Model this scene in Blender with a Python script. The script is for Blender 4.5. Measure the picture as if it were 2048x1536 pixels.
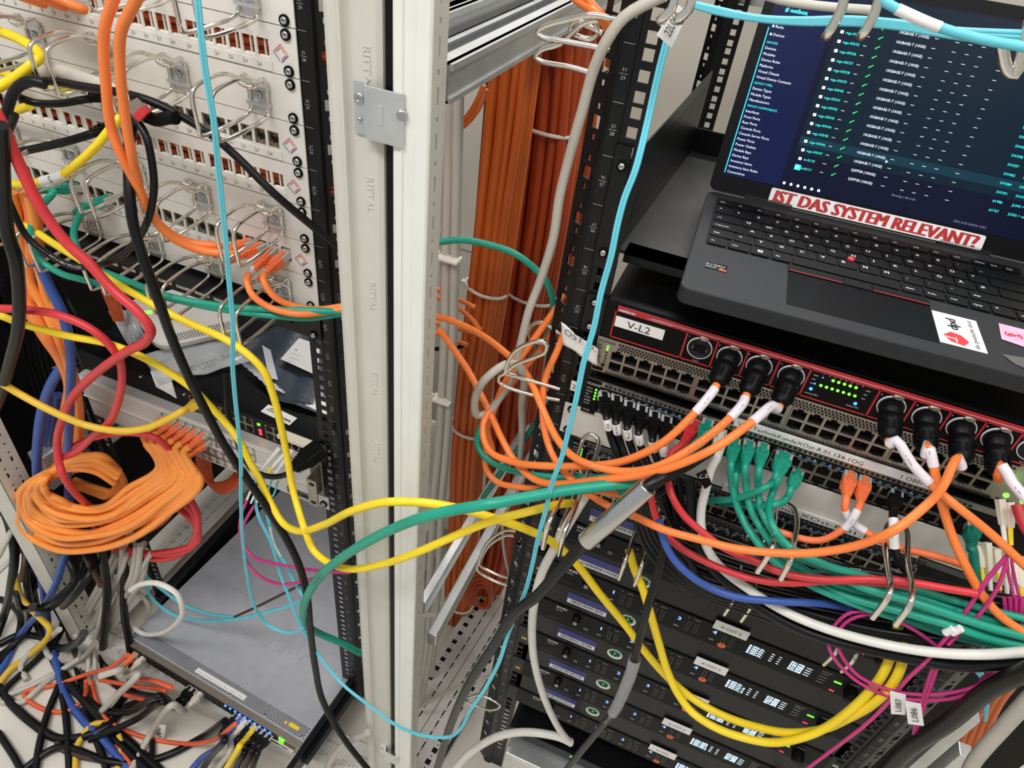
import bpy, math, random
from mathutils import Vector, Matrix
for o in list(bpy.data.objects): bpy.data.objects.remove(o)
random.seed(7)
S = bpy.context.scene
COL = S.collection
PI = math.pi
V = Vector
# ---------------------------------------------------------------- camera
FPX = 1389.264
CAM = V((0.4283, -0.58308, 1.42012))
CR = V((0.92317, 0.36958, 0.10564)); CD = V((0.31246, -0.56148, -0.76623)); CF = V((-0.22388, 0.74037, -0.63382))
cd = bpy.data.cameras.new('camera'); cam = bpy.data.objects.new('camera', cd); COL.objects.link(cam)
cd.sensor_width = 36; cd.lens = FPX / 2048 * 36; cd.clip_start = 0.01; cd.clip_end = 50
cam.matrix_world = Matrix(((CR.x, -CD.x, -CF.x, CAM.x), (CR.y, -CD.y, -CF.y, CAM.y), (CR.z, -CD.z, -CF.z, CAM.z), (0, 0, 0, 1)))
S.camera = cam
# ---------------------------------------------------------------- world, lamps, exposure
w = bpy.data.worlds.new('world'); S.world = w; w.use_nodes = True
w.node_tree.nodes['Background'].inputs[0].default_value = (0.97, 0.98, 1.0, 1)
w.node_tree.nodes['Background'].inputs[1].default_value = 0.30
def area(name, loc, sx, sy, power, rot=(0, 0, 0)):
    l = bpy.data.lights.new(name, 'AREA'); l.shape = 'RECTANGLE'; l.size = sx; l.size_y = sy; l.energy = power
    l.color = (1, 0.985, 0.965)
    o = bpy.data.objects.new(name, l); o.location = loc; o.rotation_euler = rot; COL.objects.link(o)
area('ceiling_lamp_front', (-0.25, -1.05, 2.62), 1.5, 0.35, 20)
area('ceiling_lamp_right', (1.15, -0.55, 2.62), 0.35, 1.2, 8)
area('ceiling_lamp_rear', (0.1, 1.35, 2.62), 1.5, 0.35, 22)
S.view_settings.view_transform = 'Standard'; S.view_settings.look = 'None'
S.view_settings.gamma = 1; S.view_settings.use_curve_mapping = False
S.view_settings.exposure = 0.8

# ---------------------------------------------------------------- helpers
def ray(x, y): return CR * ((x - 1024) / FPX) + CD * ((y - 768) / FPX) + CF
def at(x, y, Y=0.0): d = ray(x, y); return CAM + d * ((Y - CAM.y) / d.y)
def atx(x, y, X): d = ray(x, y); return CAM + d * ((X - CAM.x) / d.x)
def atz(x, y, Z): d = ray(x, y); return CAM + d * ((Z - CAM.z) / d.z)
def lin(c):
    return tuple(((v / 255) / 12.92 if v / 255 <= 0.04045 else ((v / 255 + 0.055) / 1.055) ** 2.4) for v in c)
MATS = {}
def mat(name, rgb, rough=0.5, metal=0.0, var=0.08, scale=40, bump=0.0, emit=0.0, trans=0.0, alpha=1.0, spec=0.5):
    m = bpy.data.materials.new(name); m.use_nodes = True; nt = m.node_tree
    b = nt.nodes['Principled BSDF']; c = lin(rgb)
    tc = nt.nodes.new('ShaderNodeTexCoord'); n = nt.nodes.new('ShaderNodeTexNoise'); n.inputs['Scale'].default_value = scale
    n.inputs['Detail'].default_value = 4
    r = nt.nodes.new('ShaderNodeValToRGB')
    lo = tuple(max(0, v * (1 - var)) for v in c); hi = tuple(min(1, v * (1 + var)) for v in c)
    r.color_ramp.elements[0].position = 0.3; r.color_ramp.elements[0].color = lo + (1,)
    r.color_ramp.elements[1].position = 0.7; r.color_ramp.elements[1].color = hi + (1,)
    nt.links.new(tc.outputs['Object'], n.inputs['Vector']); nt.links.new(n.outputs['Fac'], r.inputs['Fac'])
    nt.links.new(r.outputs['Color'], b.inputs['Base Color'])
    b.inputs['Roughness'].default_value = rough; b.inputs['Metallic'].default_value = metal
    b.inputs['Specular IOR Level'].default_value = spec
    if bump:
        bm_ = nt.nodes.new('ShaderNodeBump'); bm_.inputs['Strength'].default_value = bump; bm_.inputs['Distance'].default_value = 0.001
        nt.links.new(n.outputs['Fac'], bm_.inputs['Height']); nt.links.new(bm_.outputs['Normal'], b.inputs['Normal'])
    if emit: b.inputs['Emission Color'].default_value = c + (1,); b.inputs['Emission Strength'].default_value = emit
    if trans: b.inputs['Transmission Weight'].default_value = trans
    if alpha < 1: b.inputs['Alpha'].default_value = alpha
    MATS[name] = m
    return m
class MB:
    """collects shapes, builds ONE mesh object"""
    def __init__(s): s.v = []; s.f = []; s.sm = []; s.mi = []; s.cur = 0
    def add(s, vs, fs, smooth=False):
        o = len(s.v); s.v += [tuple(v) for v in vs]
        for f in fs: s.f.append(tuple(i + o for i in f)); s.sm.append(smooth); s.mi.append(s.cur)
        return s
    def box(s, x0, x1, y0, y1, z0, z1, T=None):
        vs = [V((x, y, z)) for x in (x0, x1) for y in (y0, y1) for z in (z0, z1)]
        if T is not None: vs = [T @ v for v in vs]
        return s.add(vs, [(0, 1, 3, 2), (4, 6, 7, 5), (0, 4, 5, 1), (2, 3, 7, 6), (0, 2, 6, 4), (1, 5, 7, 3)])
    def hexa(s, lo, hi):
        """two quads (4 pts each), joined"""
        return s.add(list(lo) + list(hi), [(3, 2, 1, 0), (4, 5, 6, 7), (0, 1, 5, 4), (1, 2, 6, 5), (2, 3, 7, 6), (3, 0, 4, 7)])
    def prism(s, poly, a, b, T=None):
        """poly: 2D (u,v) -> T maps (u,v,w); extruded w from a to b"""
        n = len(poly); vs = [V((p[0], p[1], a)) for p in poly] + [V((p[0], p[1], b)) for p in poly]
        if T is not None: vs = [T @ v for v in vs]
        return s.add(vs, [tuple(range(n))[::-1], tuple(range(n, 2 * n))] + [(i, (i + 1) % n, n + (i + 1) % n, n + i) for i in range(n)])
    def quad(s, a, b, c, d): return s.add([a, b, c, d], [(0, 1, 2, 3)])
    def lathe(s, prof, T, n=20, smooth=True, caps=True):
        """prof: (radius, height) along local z"""
        vs = []; fs = []
        for r, h in prof:
            for k in range(n): a = 2 * PI * k / n; vs.append(T @ V((r * math.cos(a), r * math.sin(a), h)))
        m = len(prof)
        for j in range(m - 1):
            for k in range(n): fs.append((j * n + k, j * n + (k + 1) % n, (j + 1) * n + (k + 1) % n, (j + 1) * n + k))
        s.add(vs, fs, smooth)
        if caps: s.add(vs[:n], [tuple(range(n))[::-1]]); s.add(vs[-n:], [tuple(range(n))])
        return s
    def tube(s, pts, r, n=8, closed=False, caps=True, flat=1.0, ref=None):
        """tube along a polyline with parallel transported frame; r float or list"""
        N = len(pts); rs = r if isinstance(r, (list, tuple)) else [r] * N
        tg = []
        for i in range(N):
            if closed: t = pts[(i + 1) % N] - pts[i - 1]
            else: t = pts[min(i + 1, N - 1)] - pts[max(i - 1, 0)]
            tg.append(t.normalized() if t.length > 1e-9 else V((0, 0, 1)))
        u = ref.copy() if ref is not None else (V((0, 0, 1)) if abs(tg[0].z) < 0.9 else V((1, 0, 0)))
        vs = []
        for i in range(N):
            u = (u - tg[i] * u.dot(tg[i]))
            if u.length < 1e-6: u = V((1, 0, 0)) if abs(tg[i].x) < .9 else V((0, 1, 0)); u = u - tg[i] * u.dot(tg[i])
            u.normalize(); w_ = tg[i].cross(u)
            for k in range(n):
                a = 2 * PI * k / n; vs.append(pts[i] + u * (rs[i] * math.cos(a)) + w_ * (rs[i] * flat * math.sin(a)))
        fs = []
        for i in range(N if closed else N - 1):
            j = (i + 1) % N
            for k in range(n): fs.append((i * n + k, i * n + (k + 1) % n, j * n + (k + 1) % n, j * n + k))
        s.add(vs, fs, True)
        if caps and not closed: s.add(vs[:n], [tuple(range(n))[::-1]]); s.add(vs[-n:], [tuple(range(n))])
        return s
    def build(s, name, m, parent=None, bevel=0.0):
        me = bpy.data.meshes.new(name); me.from_pydata(s.v, [], s.f)
        me.polygons.foreach_set('use_smooth', s.sm); me.polygons.foreach_set('material_index', s.mi)
        for mm in (m if isinstance(m, (list, tuple)) else [m]): me.materials.append(MATS[mm] if isinstance(mm, str) else mm)
        me.update()
        o = bpy.data.objects.new(name, me); COL.objects.link(o)
        if bevel:
            b = o.modifiers.new('bevel', 'BEVEL'); b.width = bevel; b.segments = 2; b.limit_method = 'ANGLE'
        if parent is not None: o.parent = parent; o.matrix_parent_inverse = parent.matrix_basis.inverted()
        return o
def tag(o, label, cat, group=None, kind=None):
    o['label'] = label; o['category'] = cat
    if group: o['group'] = group
    if kind: o['kind'] = kind
    return o
def struct(o, label=None):
    o['kind'] = 'structure'
    if label: o['label'] = label
    return o
def empty(name, loc, label, cat, group=None):
    o = bpy.data.objects.new(name, None); o.location = loc; COL.objects.link(o); o.empty_display_size = .01
    return tag(o, label, cat, group)
def frame(o, x, y, z):
    """4x4 from origin and three axes"""
    return Matrix(((x.x, y.x, z.x, o.x), (x.y, y.y, z.y, o.y), (x.z, y.z, z.z, o.z), (0, 0, 0, 1)))
def aim(o, d, up=V((0, 0, 1))):
    """local z along d, local y near up"""
    d = d.normalized(); x = up.cross(d)
    if x.length < 1e-4: x = V((1, 0, 0))
    x.normalize(); return frame(o, x, d.cross(x), d)
_tc = {}
def text2d(st, bold=False):
    key = (st, bold)
    if key not in _tc:
        cu = bpy.data.curves.new('t', 'FONT'); cu.body = st; cu.size = 1; cu.resolution_u = 2
        ob = bpy.data.objects.new('t', cu); COL.objects.link(ob)
        me = bpy.data.meshes.new_from_object(ob)
        vs = [(v.co.x, v.co.y) for v in me.vertices]; fs = [tuple(p.vertices) for p in me.polygons]
        bpy.data.objects.remove(ob); bpy.data.curves.remove(cu); bpy.data.meshes.remove(me)
        xs = [v[0] for v in vs] or [0]; x0 = min(xs); wd = max(xs) - x0
        _tc[key] = ([(x - x0, y) for x, y in vs], fs, wd)
    return _tc[key]
def text(mb, st, o, right, up, h, align='l', bold=False, slant=0.0, wide=1.0, width=None):
    """cap height h; text laid on a plane at o"""
    vs, fs, wd = text2d(st, bold); k = h / 0.70
    sx = (width / (wd * k)) if width else wide
    off = {'l': 0, 'c': -wd / 2, 'r': -wd}[align]
    r = right.normalized(); u = up.normalized()
    for i in range(1 if not bold else 3 + int(bold)):          # heavy lettering: strokes thickened sideways
        dx = i * .028; lift = r.cross(u) * (i * 1.5e-5)
        mb.add([o + lift + r * ((x + off + dx) * k * sx + slant * y * k) + u * (y * k) for x, y in vs], fs)
    return wd * k * sx
def spline(P, step=0.008):
    """centripetal Catmull-Rom, resampled"""
    if len(P) < 3: return [P[0].lerp(P[-1], i / 8) for i in range(9)]
    Q = [P[0] * 2 - P[1]] + list(P) + [P[-1] * 2 - P[-2]]; out = []
    for i in range(1, len(Q) - 2):
        p0, p1, p2, p3 = Q[i - 1:i + 3]
        t0 = 0; t1 = t0 + max((p1 - p0).length, 1e-5) ** .5; t2 = t1 + max((p2 - p1).length, 1e-5) ** .5; t3 = t2 + max((p3 - p2).length, 1e-5) ** .5
        n = max(2, min(14, int((p2 - p1).length / step) + 1))
        for k in range(n):
            t = t1 + (t2 - t1) * k / n
            a1 = p0 * ((t1 - t) / (t1 - t0)) + p1 * ((t - t0) / (t1 - t0)); a2 = p1 * ((t2 - t) / (t2 - t1)) + p2 * ((t - t1) / (t2 - t1)); a3 = p2 * ((t3 - t) / (t3 - t2)) + p3 * ((t - t2) / (t3 - t2))
            b1 = a1 * ((t2 - t) / (t2 - t0)) + a2 * ((t - t0) / (t2 - t0)); b2 = a2 * ((t3 - t) / (t3 - t1)) + a3 * ((t - t1) / (t3 - t1))
            out.append(b1 * ((t2 - t) / (t2 - t1)) + b2 * ((t - t1) / (t2 - t1)))
    out.append(P[-1]); return out
def pt(p): return p if isinstance(p, Vector) else at(*p)
def ys(pts, *Y):
    """give pixel points their depth: Y = list of (index, y) pairs or evenly spread values"""
    n = len(pts); out = []
    for i, p in enumerate(pts):
        if isinstance(p, Vector): out.append(p); continue
        t = i / (n - 1) * (len(Y) - 1) if len(Y) > 1 else 0
        k = min(int(t), len(Y) - 2) if len(Y) > 1 else 0
        y = Y[0] if len(Y) == 1 else Y[k] + (Y[k + 1] - Y[k]) * (t - k)
        q = at(p[0], p[1], y); lo = -.111 + .0025 * (i % 3)
        out.append(q if q.z > lo else atz(p[0], p[1], lo))   # what reaches the floor lies on it
    return out
def plate(mb, x0, x1, z0, z1, y, t, holes):
    """plate in the xz plane, front at y, thickness t, with rectangular holes (hx0,hx1,hz0,hz1)"""
    xs = sorted({x0, x1, *[max(x0, min(x1, h[i])) for h in holes for i in (0, 1)]}); zs = sorted({z0, z1, *[max(z0, min(z1, h[i])) for h in holes for i in (2, 3)]})
    nx, nz = len(xs) - 1, len(zs) - 1
    solid = [[True] * nz for _ in range(nx)]
    for h in holes:
        for i in range(nx):
            cx = (xs[i] + xs[i + 1]) / 2
            if h[0] < cx < h[1]:
                for j in range(nz):
                    if h[2] < (zs[j] + zs[j + 1]) / 2 < h[3]: solid[i][j] = False
    for i in range(nx):
        j = 0
        while j < nz:
            if not solid[i][j]: j += 1; continue
            k = j
            while k < nz and solid[i][k]: k += 1
            mb.box(xs[i], xs[i + 1], y, y + t, zs[j], zs[k]); j = k
    return mb
ZX = V((1, 0, 0)); ZZ = V((0, 0, 1)); ZY = V((0, -1, 0))
def rrect(w_, h, r, n=5):
    out = []
    for cx, cy, a0 in ((w_ / 2 - r, h / 2 - r, 0), (-w_ / 2 + r, h / 2 - r, 90), (-w_ / 2 + r, -h / 2 + r, 180), (w_ / 2 - r, -h / 2 + r, 270)):
        for k in range(n + 1): a = math.radians(a0 + 90 * k / n); out.append((cx + r * math.cos(a), cy + r * math.sin(a)))
    return out
# ---------------------------------------------------------------- materials
mat('panel_white', (222, 218, 209), .45, 0, .03)
mat('post_grey', (198, 196, 184), .42, 0, .03)
mat('post_light', (226, 226, 218), .42, 0, .03)
mat('base_grey', (206, 202, 194), .5, 0, .05)
mat('black_steel', (17, 17, 18), .36, .0, .15, spec=.28)
mat('black_plastic', (10, 10, 11), .42, 0, .15, spec=.13)
mat('black_soft', (12, 12, 13), .48, 0, .2, spec=.16)
mat('deep_black', (8, 8, 9), .7, 0, .2)
mat('black_case', (9, 9, 10), .36, 0, .2, spec=.15)
mat('chrome', (228, 224, 214), .14, 1, .04)
mat('zinc', (206, 208, 207), .36, .75, .12, 25)
mat('screw_metal', (190, 190, 190), .25, 1, .08)
mat('gold', (196, 160, 84), .3, 1, .1)
mat('jack_metal', (150, 142, 126), .35, .8, .15)
mat('nickel', (168, 160, 148), .38, .85, .08, 30)
mat('orange', (244, 128, 58), .42, 0, .05)
mat('orange_dark', (206, 94, 38), .45, 0, .08)
mat('orange_light', (246, 150, 62), .42, 0, .05)
mat('orange_plug', (246, 122, 70), .5, 0, .05)
mat('yellow', (244, 212, 34), .42, 0, .05)
mat('yellow_dull', (226, 184, 52), .45, 0, .05)
mat('red', (208, 52, 58), .42, 0, .06)
mat('red_paint', (178, 34, 40), .4, 0, .06)
mat('green', (24, 152, 126), .42, 0, .06)
mat('green_dark', (18, 124, 104), .42, 0, .06)
mat('cyan', (102, 198, 214), .42, 0, .06)
mat('blue', (52, 84, 160), .42, 0, .08)
mat('blue_dark', (36, 52, 110), .45, 0, .08)
mat('magenta', (194, 48, 122), .42, 0, .06)
mat('black_cable', (13, 13, 14), .34, 0, .2, spec=.3)
mat('brown_cable', (64, 44, 34), .45, 0, .1)
mat('grey_cable', (190, 184, 172), .45, 0, .06)
mat('white_cable', (224, 221, 212), .42, 0, .06)
mat('rust_cable', (232, 96, 54), .45, 0, .06)
mat('ivory', (226, 218, 196), .45, 0, .04)
mat('white_paper', (232, 230, 226), .6, 0, .03)
mat('sleeve', (226, 218, 224), .3, 0, .04)
mat('ink', (28, 28, 30), .6, 0, .1)
mat('ink_grey', (88, 86, 84), .6, 0, .1)
mat('white_ink', (206, 206, 204), .6, 0, .05)
mat('grey_ink', (168, 168, 168), .6, 0, .05)
mat('device_silver', (208, 206, 200), .4, .15, .04)
mat('switch_grey', (166, 168, 174), .45, .1, .06)
mat('clear', (225, 228, 230), .12, 0, .02, alpha=.34)
mat('tie', (228, 222, 208), .5, 0, .04)
mat('floor_m', (226, 220, 206), .4, 0, .10, 3)
mat('wall_m', (214, 208, 194), .7, 0, .03, 4)
mat('led_green', (80, 255, 40), .4, 0, 0, emit=3.0)
mat('led_blue', (40, 90, 255), .4, 0, 0, emit=4.0)
mat('led_red', (255, 40, 60), .4, 0, 0, emit=2.0)
mat('lcd', (200, 232, 255), .4, 0, 0, emit=1.3)
mat('lcd_blue', (120, 160, 255), .4, 0, 0, emit=.9)
# ================================================================ the setting
U = 0.04445
YR, DZ, XR = -0.0065, 0.003, 0.3174          # right rack: front plane, level, left panel edge
def zl(n): return (n - 1) * U
def zr(n): return (n - 1) * U + DZ
FLOOR = -0.12
struct(MB().box(-3.2, 3.4, -3.0, 2.6, FLOOR - .05, FLOOR).build('floor', 'floor_m'), 'pale beige marbled floor covering')
struct(MB().box(-3.2, 3.4, 2.2, 2.3, FLOOR, 2.8).build('wall_rear', 'wall_m'), 'cream painted wall behind the racks')
struct(MB().box(-3.2, 3.4, 2.185, 2.2, FLOOR, FLOOR + .1).build('baseboard_rear', 'base_grey'))
struct(MB().box(3.3, 3.4, -3.0, 2.3, FLOOR, 2.8).build('wall_right', 'wall_m'), 'cream painted wall to the right of the racks')
# ================================================================ rack frames
rackL = empty('server_rack', (-0.2413, 0, FLOOR), 'open light grey rack with white patch panels and cable rings', 'rack')
rackR = empty('server_rack', (0.5587, 0, FLOOR), 'open light grey rack holding the laptop shelf and switches', 'rack')
def mapped(src, T):
    m = MB(); m.v = [tuple(T @ V(v)) for v in src.v]; m.f = src.f; m.sm = src.sm; m.mi = src.mi; return m
def post_profile(poly, name, parent, z0=-.1, z1=1.75, m='post_grey'):
    return MB().prism(poly, z0, z1).build(name, m, parent)
P_L = [(.1075, -.09), (.1075, -.112), (.110, -.1165), (.1145, -.119), (.1215, -.119), (.1235, -.1205), (.1255, -.1205), (.1270, -.116), (.1285, -.1145), (.1510, -.1145), (.1555, -.1125), (.1585, -.105), (.1585, -.08), (.13, -.08)]
post_profile(P_L, 'post', rackL)
MB().box(.1585, .1665, -.114, -.08, -.1, 1.75).build('sealing_strip', 'black_soft', rackL)
P_R = [(.1665, -.10), (.1665, -.1175), (.169, -.1205), (.1755, -.1205), (.1765, -.119), (.1855, -.119), (.1865, -.1205), (.1965, -.1205), (.198, -.119), (.198, -.117), (.19, -.113), (.19, -.095)]
post_profile(P_R, 'post', rackR, m='post_light')
hs = []
zz_ = -.08; i = 0
while zz_ < 1.7:                               # slots and round punchings down the side of the post
    if i % 2 == 0: hs.append((.0085, .0115, zz_, zz_ + .0135)); zz_ += .0215
    else: hs.append((.008, .012, zz_, zz_ + .0042)); zz_ += .0125
    i += 1
sp = plate(MB(), 0, .023, -.1, 1.75, 0, .0016, hs)
mapped(sp, frame(V((.198, -.117, 0)), V((0, 1, 0)), V((-1, 0, 0)), ZZ)).build('punched_strip', 'post_grey', rackR)
# embossed lettering down the left post
for px, py in ((740, 138), (741, 390), (748, 594), (752, 768), (757, 906)):
    c = at(px, py, -.1147)
    mb = MB(); text(mb, 'RITTAL', V((.1405, -.1147, c.z + .0)), V((0, 0, -1)), V((1, 0, 0)), .006, 'c', wide=1.15)
    t = mb.build('embossed_lettering', 'post_grey', rackL); so = t.modifiers.new('s', 'SOLIDIFY'); so.thickness = .0008; so.offset = 0
# far post of the left rack, inner face punched
MB().box(-.645, -.598, -.12, -.085, -.1, 1.75).build('post', 'post_grey', rackL)
hs = []; zz_ = -.08; i = 0
while zz_ < 1.0:
    hs.append((.011, .015, zz_, zz_ + (.012 if i % 2 == 0 else .004))); hs.append((.028, .032, zz_ + .006, zz_ + (.018 if i % 3 == 0 else .010))); zz_ += .02; i += 1
sp = plate(MB(), 0, .042, -.1, 1.2, 0, .0016, hs)
mapped(sp, frame(V((-.594, -.118, 0)), V((0, 1, 0)), V((-1, 0, 0)), ZZ)).build('punched_strip', 'post_grey', rackL)
MB().box(-.5975, -.5955, -.118, -.078, -.1, 1.2).build('post_hollow_dark', 'deep_black', rackL)  # black sheet standing in for the shade inside the hollow post
# ---- mounting rails: front flange with square holes, label edge, punched outer flange
def rail(xp, side, y, z0, z1, dz, parent, ulo, uhi, labels=True):
    """xp = panel edge x, side=+1: rail runs from the panel edge towards +x outside"""
    s_ = side
    def X(a): return xp + s_ * a
    hs = []
    for n in range(ulo, uhi):
        for k in (0.14, 0.5, 0.86):
            c = (n - 1 + k) * U + dz; a, b = sorted((X(-.0132), X(-.0042))); hs.append((a, b, c - .0047, c + .0047))
    a, b = sorted((X(-.021), X(.001)))
    r_ = plate(MB(), a, b, z0, z1, y + .002, .002, hs).build('mounting_rail', 'black_steel', parent)
    # rounded label edge
    prof = [(X(.0005), y + .004), (X(.001), y + .0005), (X(.004), y - .001), (X(.012), y - .001), (X(.0165), y + .0015), (X(.0185), y + .006), (X(.0175), y + .006), (X(.011), y + .003)]
    MB().prism(prof if s_ > 0 else prof[::-1], z0, z1).build('rail_edge', 'black_steel', r_)
    hs = []
    for n in range(ulo, uhi):
        c = (n - .5) * U + dz
        hs.append((.004, .0135, c - .0055, c + .0055))
        for k in (.29, -.29): hs.append((.0068, .0108, c + k * U - .0024, c + k * U + .0024))
    fl = plate(MB(), 0, .019, z0, z1, 0, .0016, hs)
    d = V((s_ * .85, .53, 0)).normalized()
    nrm = V((-d.y * s_, d.x * s_, 0)) if s_ > 0 else V((d.y, -d.x, 0))
    mapped(fl, frame(V((X(.0175), y + .005, 0)), d, nrm if nrm.y > 0 else -nrm, ZZ)).build('rail_flange', 'black_steel', r_)
    if labels:
        mb = MB()
        for n in range(ulo, uhi):
            c = (n - .5) * U + dz; o = V((X(.0068), y - .0013, c))
            text(mb, str(n), o + V((0, 0, -.0046)), ZX, ZZ, .0030, 'c'); text(mb, str(43 - n), o + V((0, 0, .0046)), -ZX, -ZZ, .0030, 'c')
            for zc_, wd in ((c, .007), (c + U / 2, .009)):
                mb.quad(o + V((-wd / 2, 0, zc_ - c - .0002)), o + V((wd / 2, 0, zc_ - c - .0002)), o + V((wd / 2, 0, zc_ - c + .0002)), o + V((-wd / 2, 0, zc_ - c + .0002)))
        mb.build('unit_numbers', 'grey_ink', r_)
    return r_
rail(0.0, 1, 0, -.03, 1.5, 0, rackL, 2, 34)
rail(-.4826, -1, 0, -.03, 1.5, 0, rackL, 2, 34)
rail(XR, -1, YR, -.02, 1.55, DZ, rackR, 2, 35)
rail(XR + .003, -1, .70, -.02, 1.75, DZ, rackR, 8, 39, False)
rail(0.0, 1, .52, -.02, 1.2, 0, rackL, 2, 26, False); rail(-.4826, -1, .52, -.02, 1.2, 0, rackL, 2, 26, False)
# ---- base frame: punched strips
def base_strip(name, o, d, n_, length, width, parent, flip=False):
    hs = []; t = .015; i = 0
    while t < length - .02:
        a, b = (.012, .023) if not flip else (width - .023, width - .012)
        hs.append((a, b, t, t + .011))
        hs.append(((a + b) / 2 - .0015, (a + b) / 2 + .0015, t + .0165, t + .0195))
        c, e = (.041, .044) if not flip else (width - .044, width - .041)
        hs.append((c, e, t - .004, t + .011)); hs.append((c, e, t + .0165, t + .0195))
        t += .025; i += 1
    sp = plate(MB(), 0, width, 0, length, 0, .003, hs)
    return mapped(sp, frame(o, n_, V((0, 0, -1)), d)).build(name, 'base_grey', parent)
dd = V((.105, 1, 0)).normalized(); nn = V((dd.y, -dd.x, 0))
seam = V((.1475, -.08, -.06))
base_strip('base_strip', seam - nn * .0625, dd, nn, .80, .062, rackL)
base_strip('base_strip', seam + nn * .001, dd, nn, .80, .062, rackR, True)
MB().box(-.0625, .063, 0, .8, -.045, -.008, frame(seam, nn, dd, ZZ)).build('base_hole_dark', 'deep_black', rackL)  # black slab added under the strips so their holes look dark
base_strip('base_strip', V((.118, -.128, -.058)), V((-1, 0, 0)), V((0, 1, 0)), .74, .066, rackL)
MB().box(-.62, .118, -.129, -.062, -.118, -.062).build('base_beam', 'base_grey', rackL)
base_strip('base_strip', V((-.63, -.06, -.06)), V((0, 1, 0)), V((1, 0, 0)), .72, .07, rackL)
base_strip('base_strip', V((-.60, .50, -.06)), V((1, 0, 0)), V((0, 1, 0)), .70, .07, rackL)
MB().box(.26, .80, -.10, -.03, -.11, -.06).build('base_beam', 'base_grey', rackR)
MB().box(-.47, .02, .05, .5, -.119, -.112).build('floor_tray', 'base_grey', rackL)
# ---- galvanised depth bars
def channel(x0, x1, y0, y1, z0, z1, parent):
    m = MB(); m.box(x1 - .002, x1, y0, y1, z0, z1); m.box(x0, x0 + .002, y0, y1, z0, z1); m.box(x0, x1, y0, y1, z0, z0 + .002)
    m.box(x1 - .012, x1, y0, y1, z1 - .002, z1); m.box(x0, x0 + .008, y0, y1, z1 - .002, z1)
    m.box(x1, x1 + .003, y0, y1, z1 - .006, z1 - .001); m.box(x1, x1 + .002, y0, y1, z0, z0 + .004)
    return m.build('depth_bar', 'zinc', parent)
channel(.166, .198, -.09, .68, 1.243, 1.273, rackR)
channel(.148, .160, -.09, .68, 1.262, 1.290, rackR)
for x0, x1, z0 in ((.172, .186, .49), (.190, .206, .415)):
    MB().box(x0, x1, -.06, .40, z0, z0 + .030).build('depth_bar', 'zinc', rackR, bevel=.002)
MB().box(-.60, -.565, -.06, .5, .42, .46).build('depth_bar', 'zinc', rackL, bevel=.003)
MB().box(-.60, -.575, -.06, .5, .37, .40).build('depth_bar', 'zinc', rackL, bevel=.003)
MB().box(.30, .80, .72, .76, 1.22, 1.27).build('cross_bar', 'zinc', rackR)
# dark sheet added for the gloom beyond the left rack; rear doors
tag(MB().box(-.70, -.69, -.10, .85, -.1, 1.75).build('dark_backdrop', 'black_soft'), 'dark backdrop added for the gloom beyond the loose black cables', 'panel')
rdl = tag(MB().box(-.66, .02, .90, .92, -.1, 1.75).build('rear_door', 'wall_m'), 'cream rear door closing the rack of patch panels', 'door')
rd = tag(MB().box(.03, .80, 1.02, 1.04, -.1, 1.75).build('rear_door', 'wall_m'), 'cream rear door behind the orange cable bundles', 'door')
zr_ = at(920, 472, .9).z
MB().box(-.66, .02, .893, .90, zr_ - .03, zr_).build('door_rib', 'wall_m', rdl)
MB().box(.3195, .3365, .008, .012, .18, 1.10).build('rail_hole_darkener', 'black_steel', rackR)  # black strip added behind the rail, keeps its holes from showing bright
# ---- baying clamps on the posts
def clamp(zc, h, label):
    c = tag(MB().build('baying_clamp', 'zinc'), label, 'bracket') if False else empty('baying_clamp', (.16, -.12, zc), label, 'bracket')
    T = Matrix.Identity(4)
    poly = [(.1325, -.1148), (.1325, -.1168), (.1425, -.1168), (.1455, -.1235), (.1735, -.1235), (.1775, -.1215), (.1775, -.1195), (.173, -.1215), (.147, -.1215), (.144, -.1148)]
    MB().prism(poly, zc - h / 2, zc + h / 2).build('clamp_plate', 'zinc', c, bevel=.0005)
    for x, y, r, zo in ((.1375, -.117, .0042, .18), (.1375, -.117, .0018, -.22)):
        s_ = MB().lathe([(r, 0), (r, .0012), (r * .8, .0018), (r * .45, .0018), (r * .4, .0006)], aim(V((x, y, zc + zo * h)), ZY), 16).build('screw', 'screw_metal', c)
    s_ = MB().lathe([(.004, 0), (.004, .0012), (.003, .002)], aim(V((.1762, -.1218, zc + .12 * h)), V((.5, -1, 0))), 16).build('screw', 'screw_metal', c)
    MB().box(.157, .1615, -.1240, -.1235, zc - .16 * h, zc + .2 * h).build('slot_rib', 'zinc', c)
    return c
clamp(at(770, 232, -.12).z, .040, 'galvanised clamp with star screw bridging the two upright posts')
b = empty('baying_clamp', (.16, -.12, .0), 'small galvanised hook clamp low on the upright posts', 'bracket')
zc = at(785, 1515, -.122).z
MB().prism([(.136, -.1148), (.136, -.118), (.145, -.118), (.149, -.126), (.172, -.126), (.178, -.119), (.1755, -.118), (.170, -.123), (.151, -.123), (.147, -.1148)], zc - .014, zc + .014).build('clamp_plate', 'zinc', b)
MB().lathe([(.003, 0), (.003, .001), (.002, .0015)], aim(V((.140, -.118, zc + .004)), ZY), 14).build('screw', 'screw_metal', b)

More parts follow.
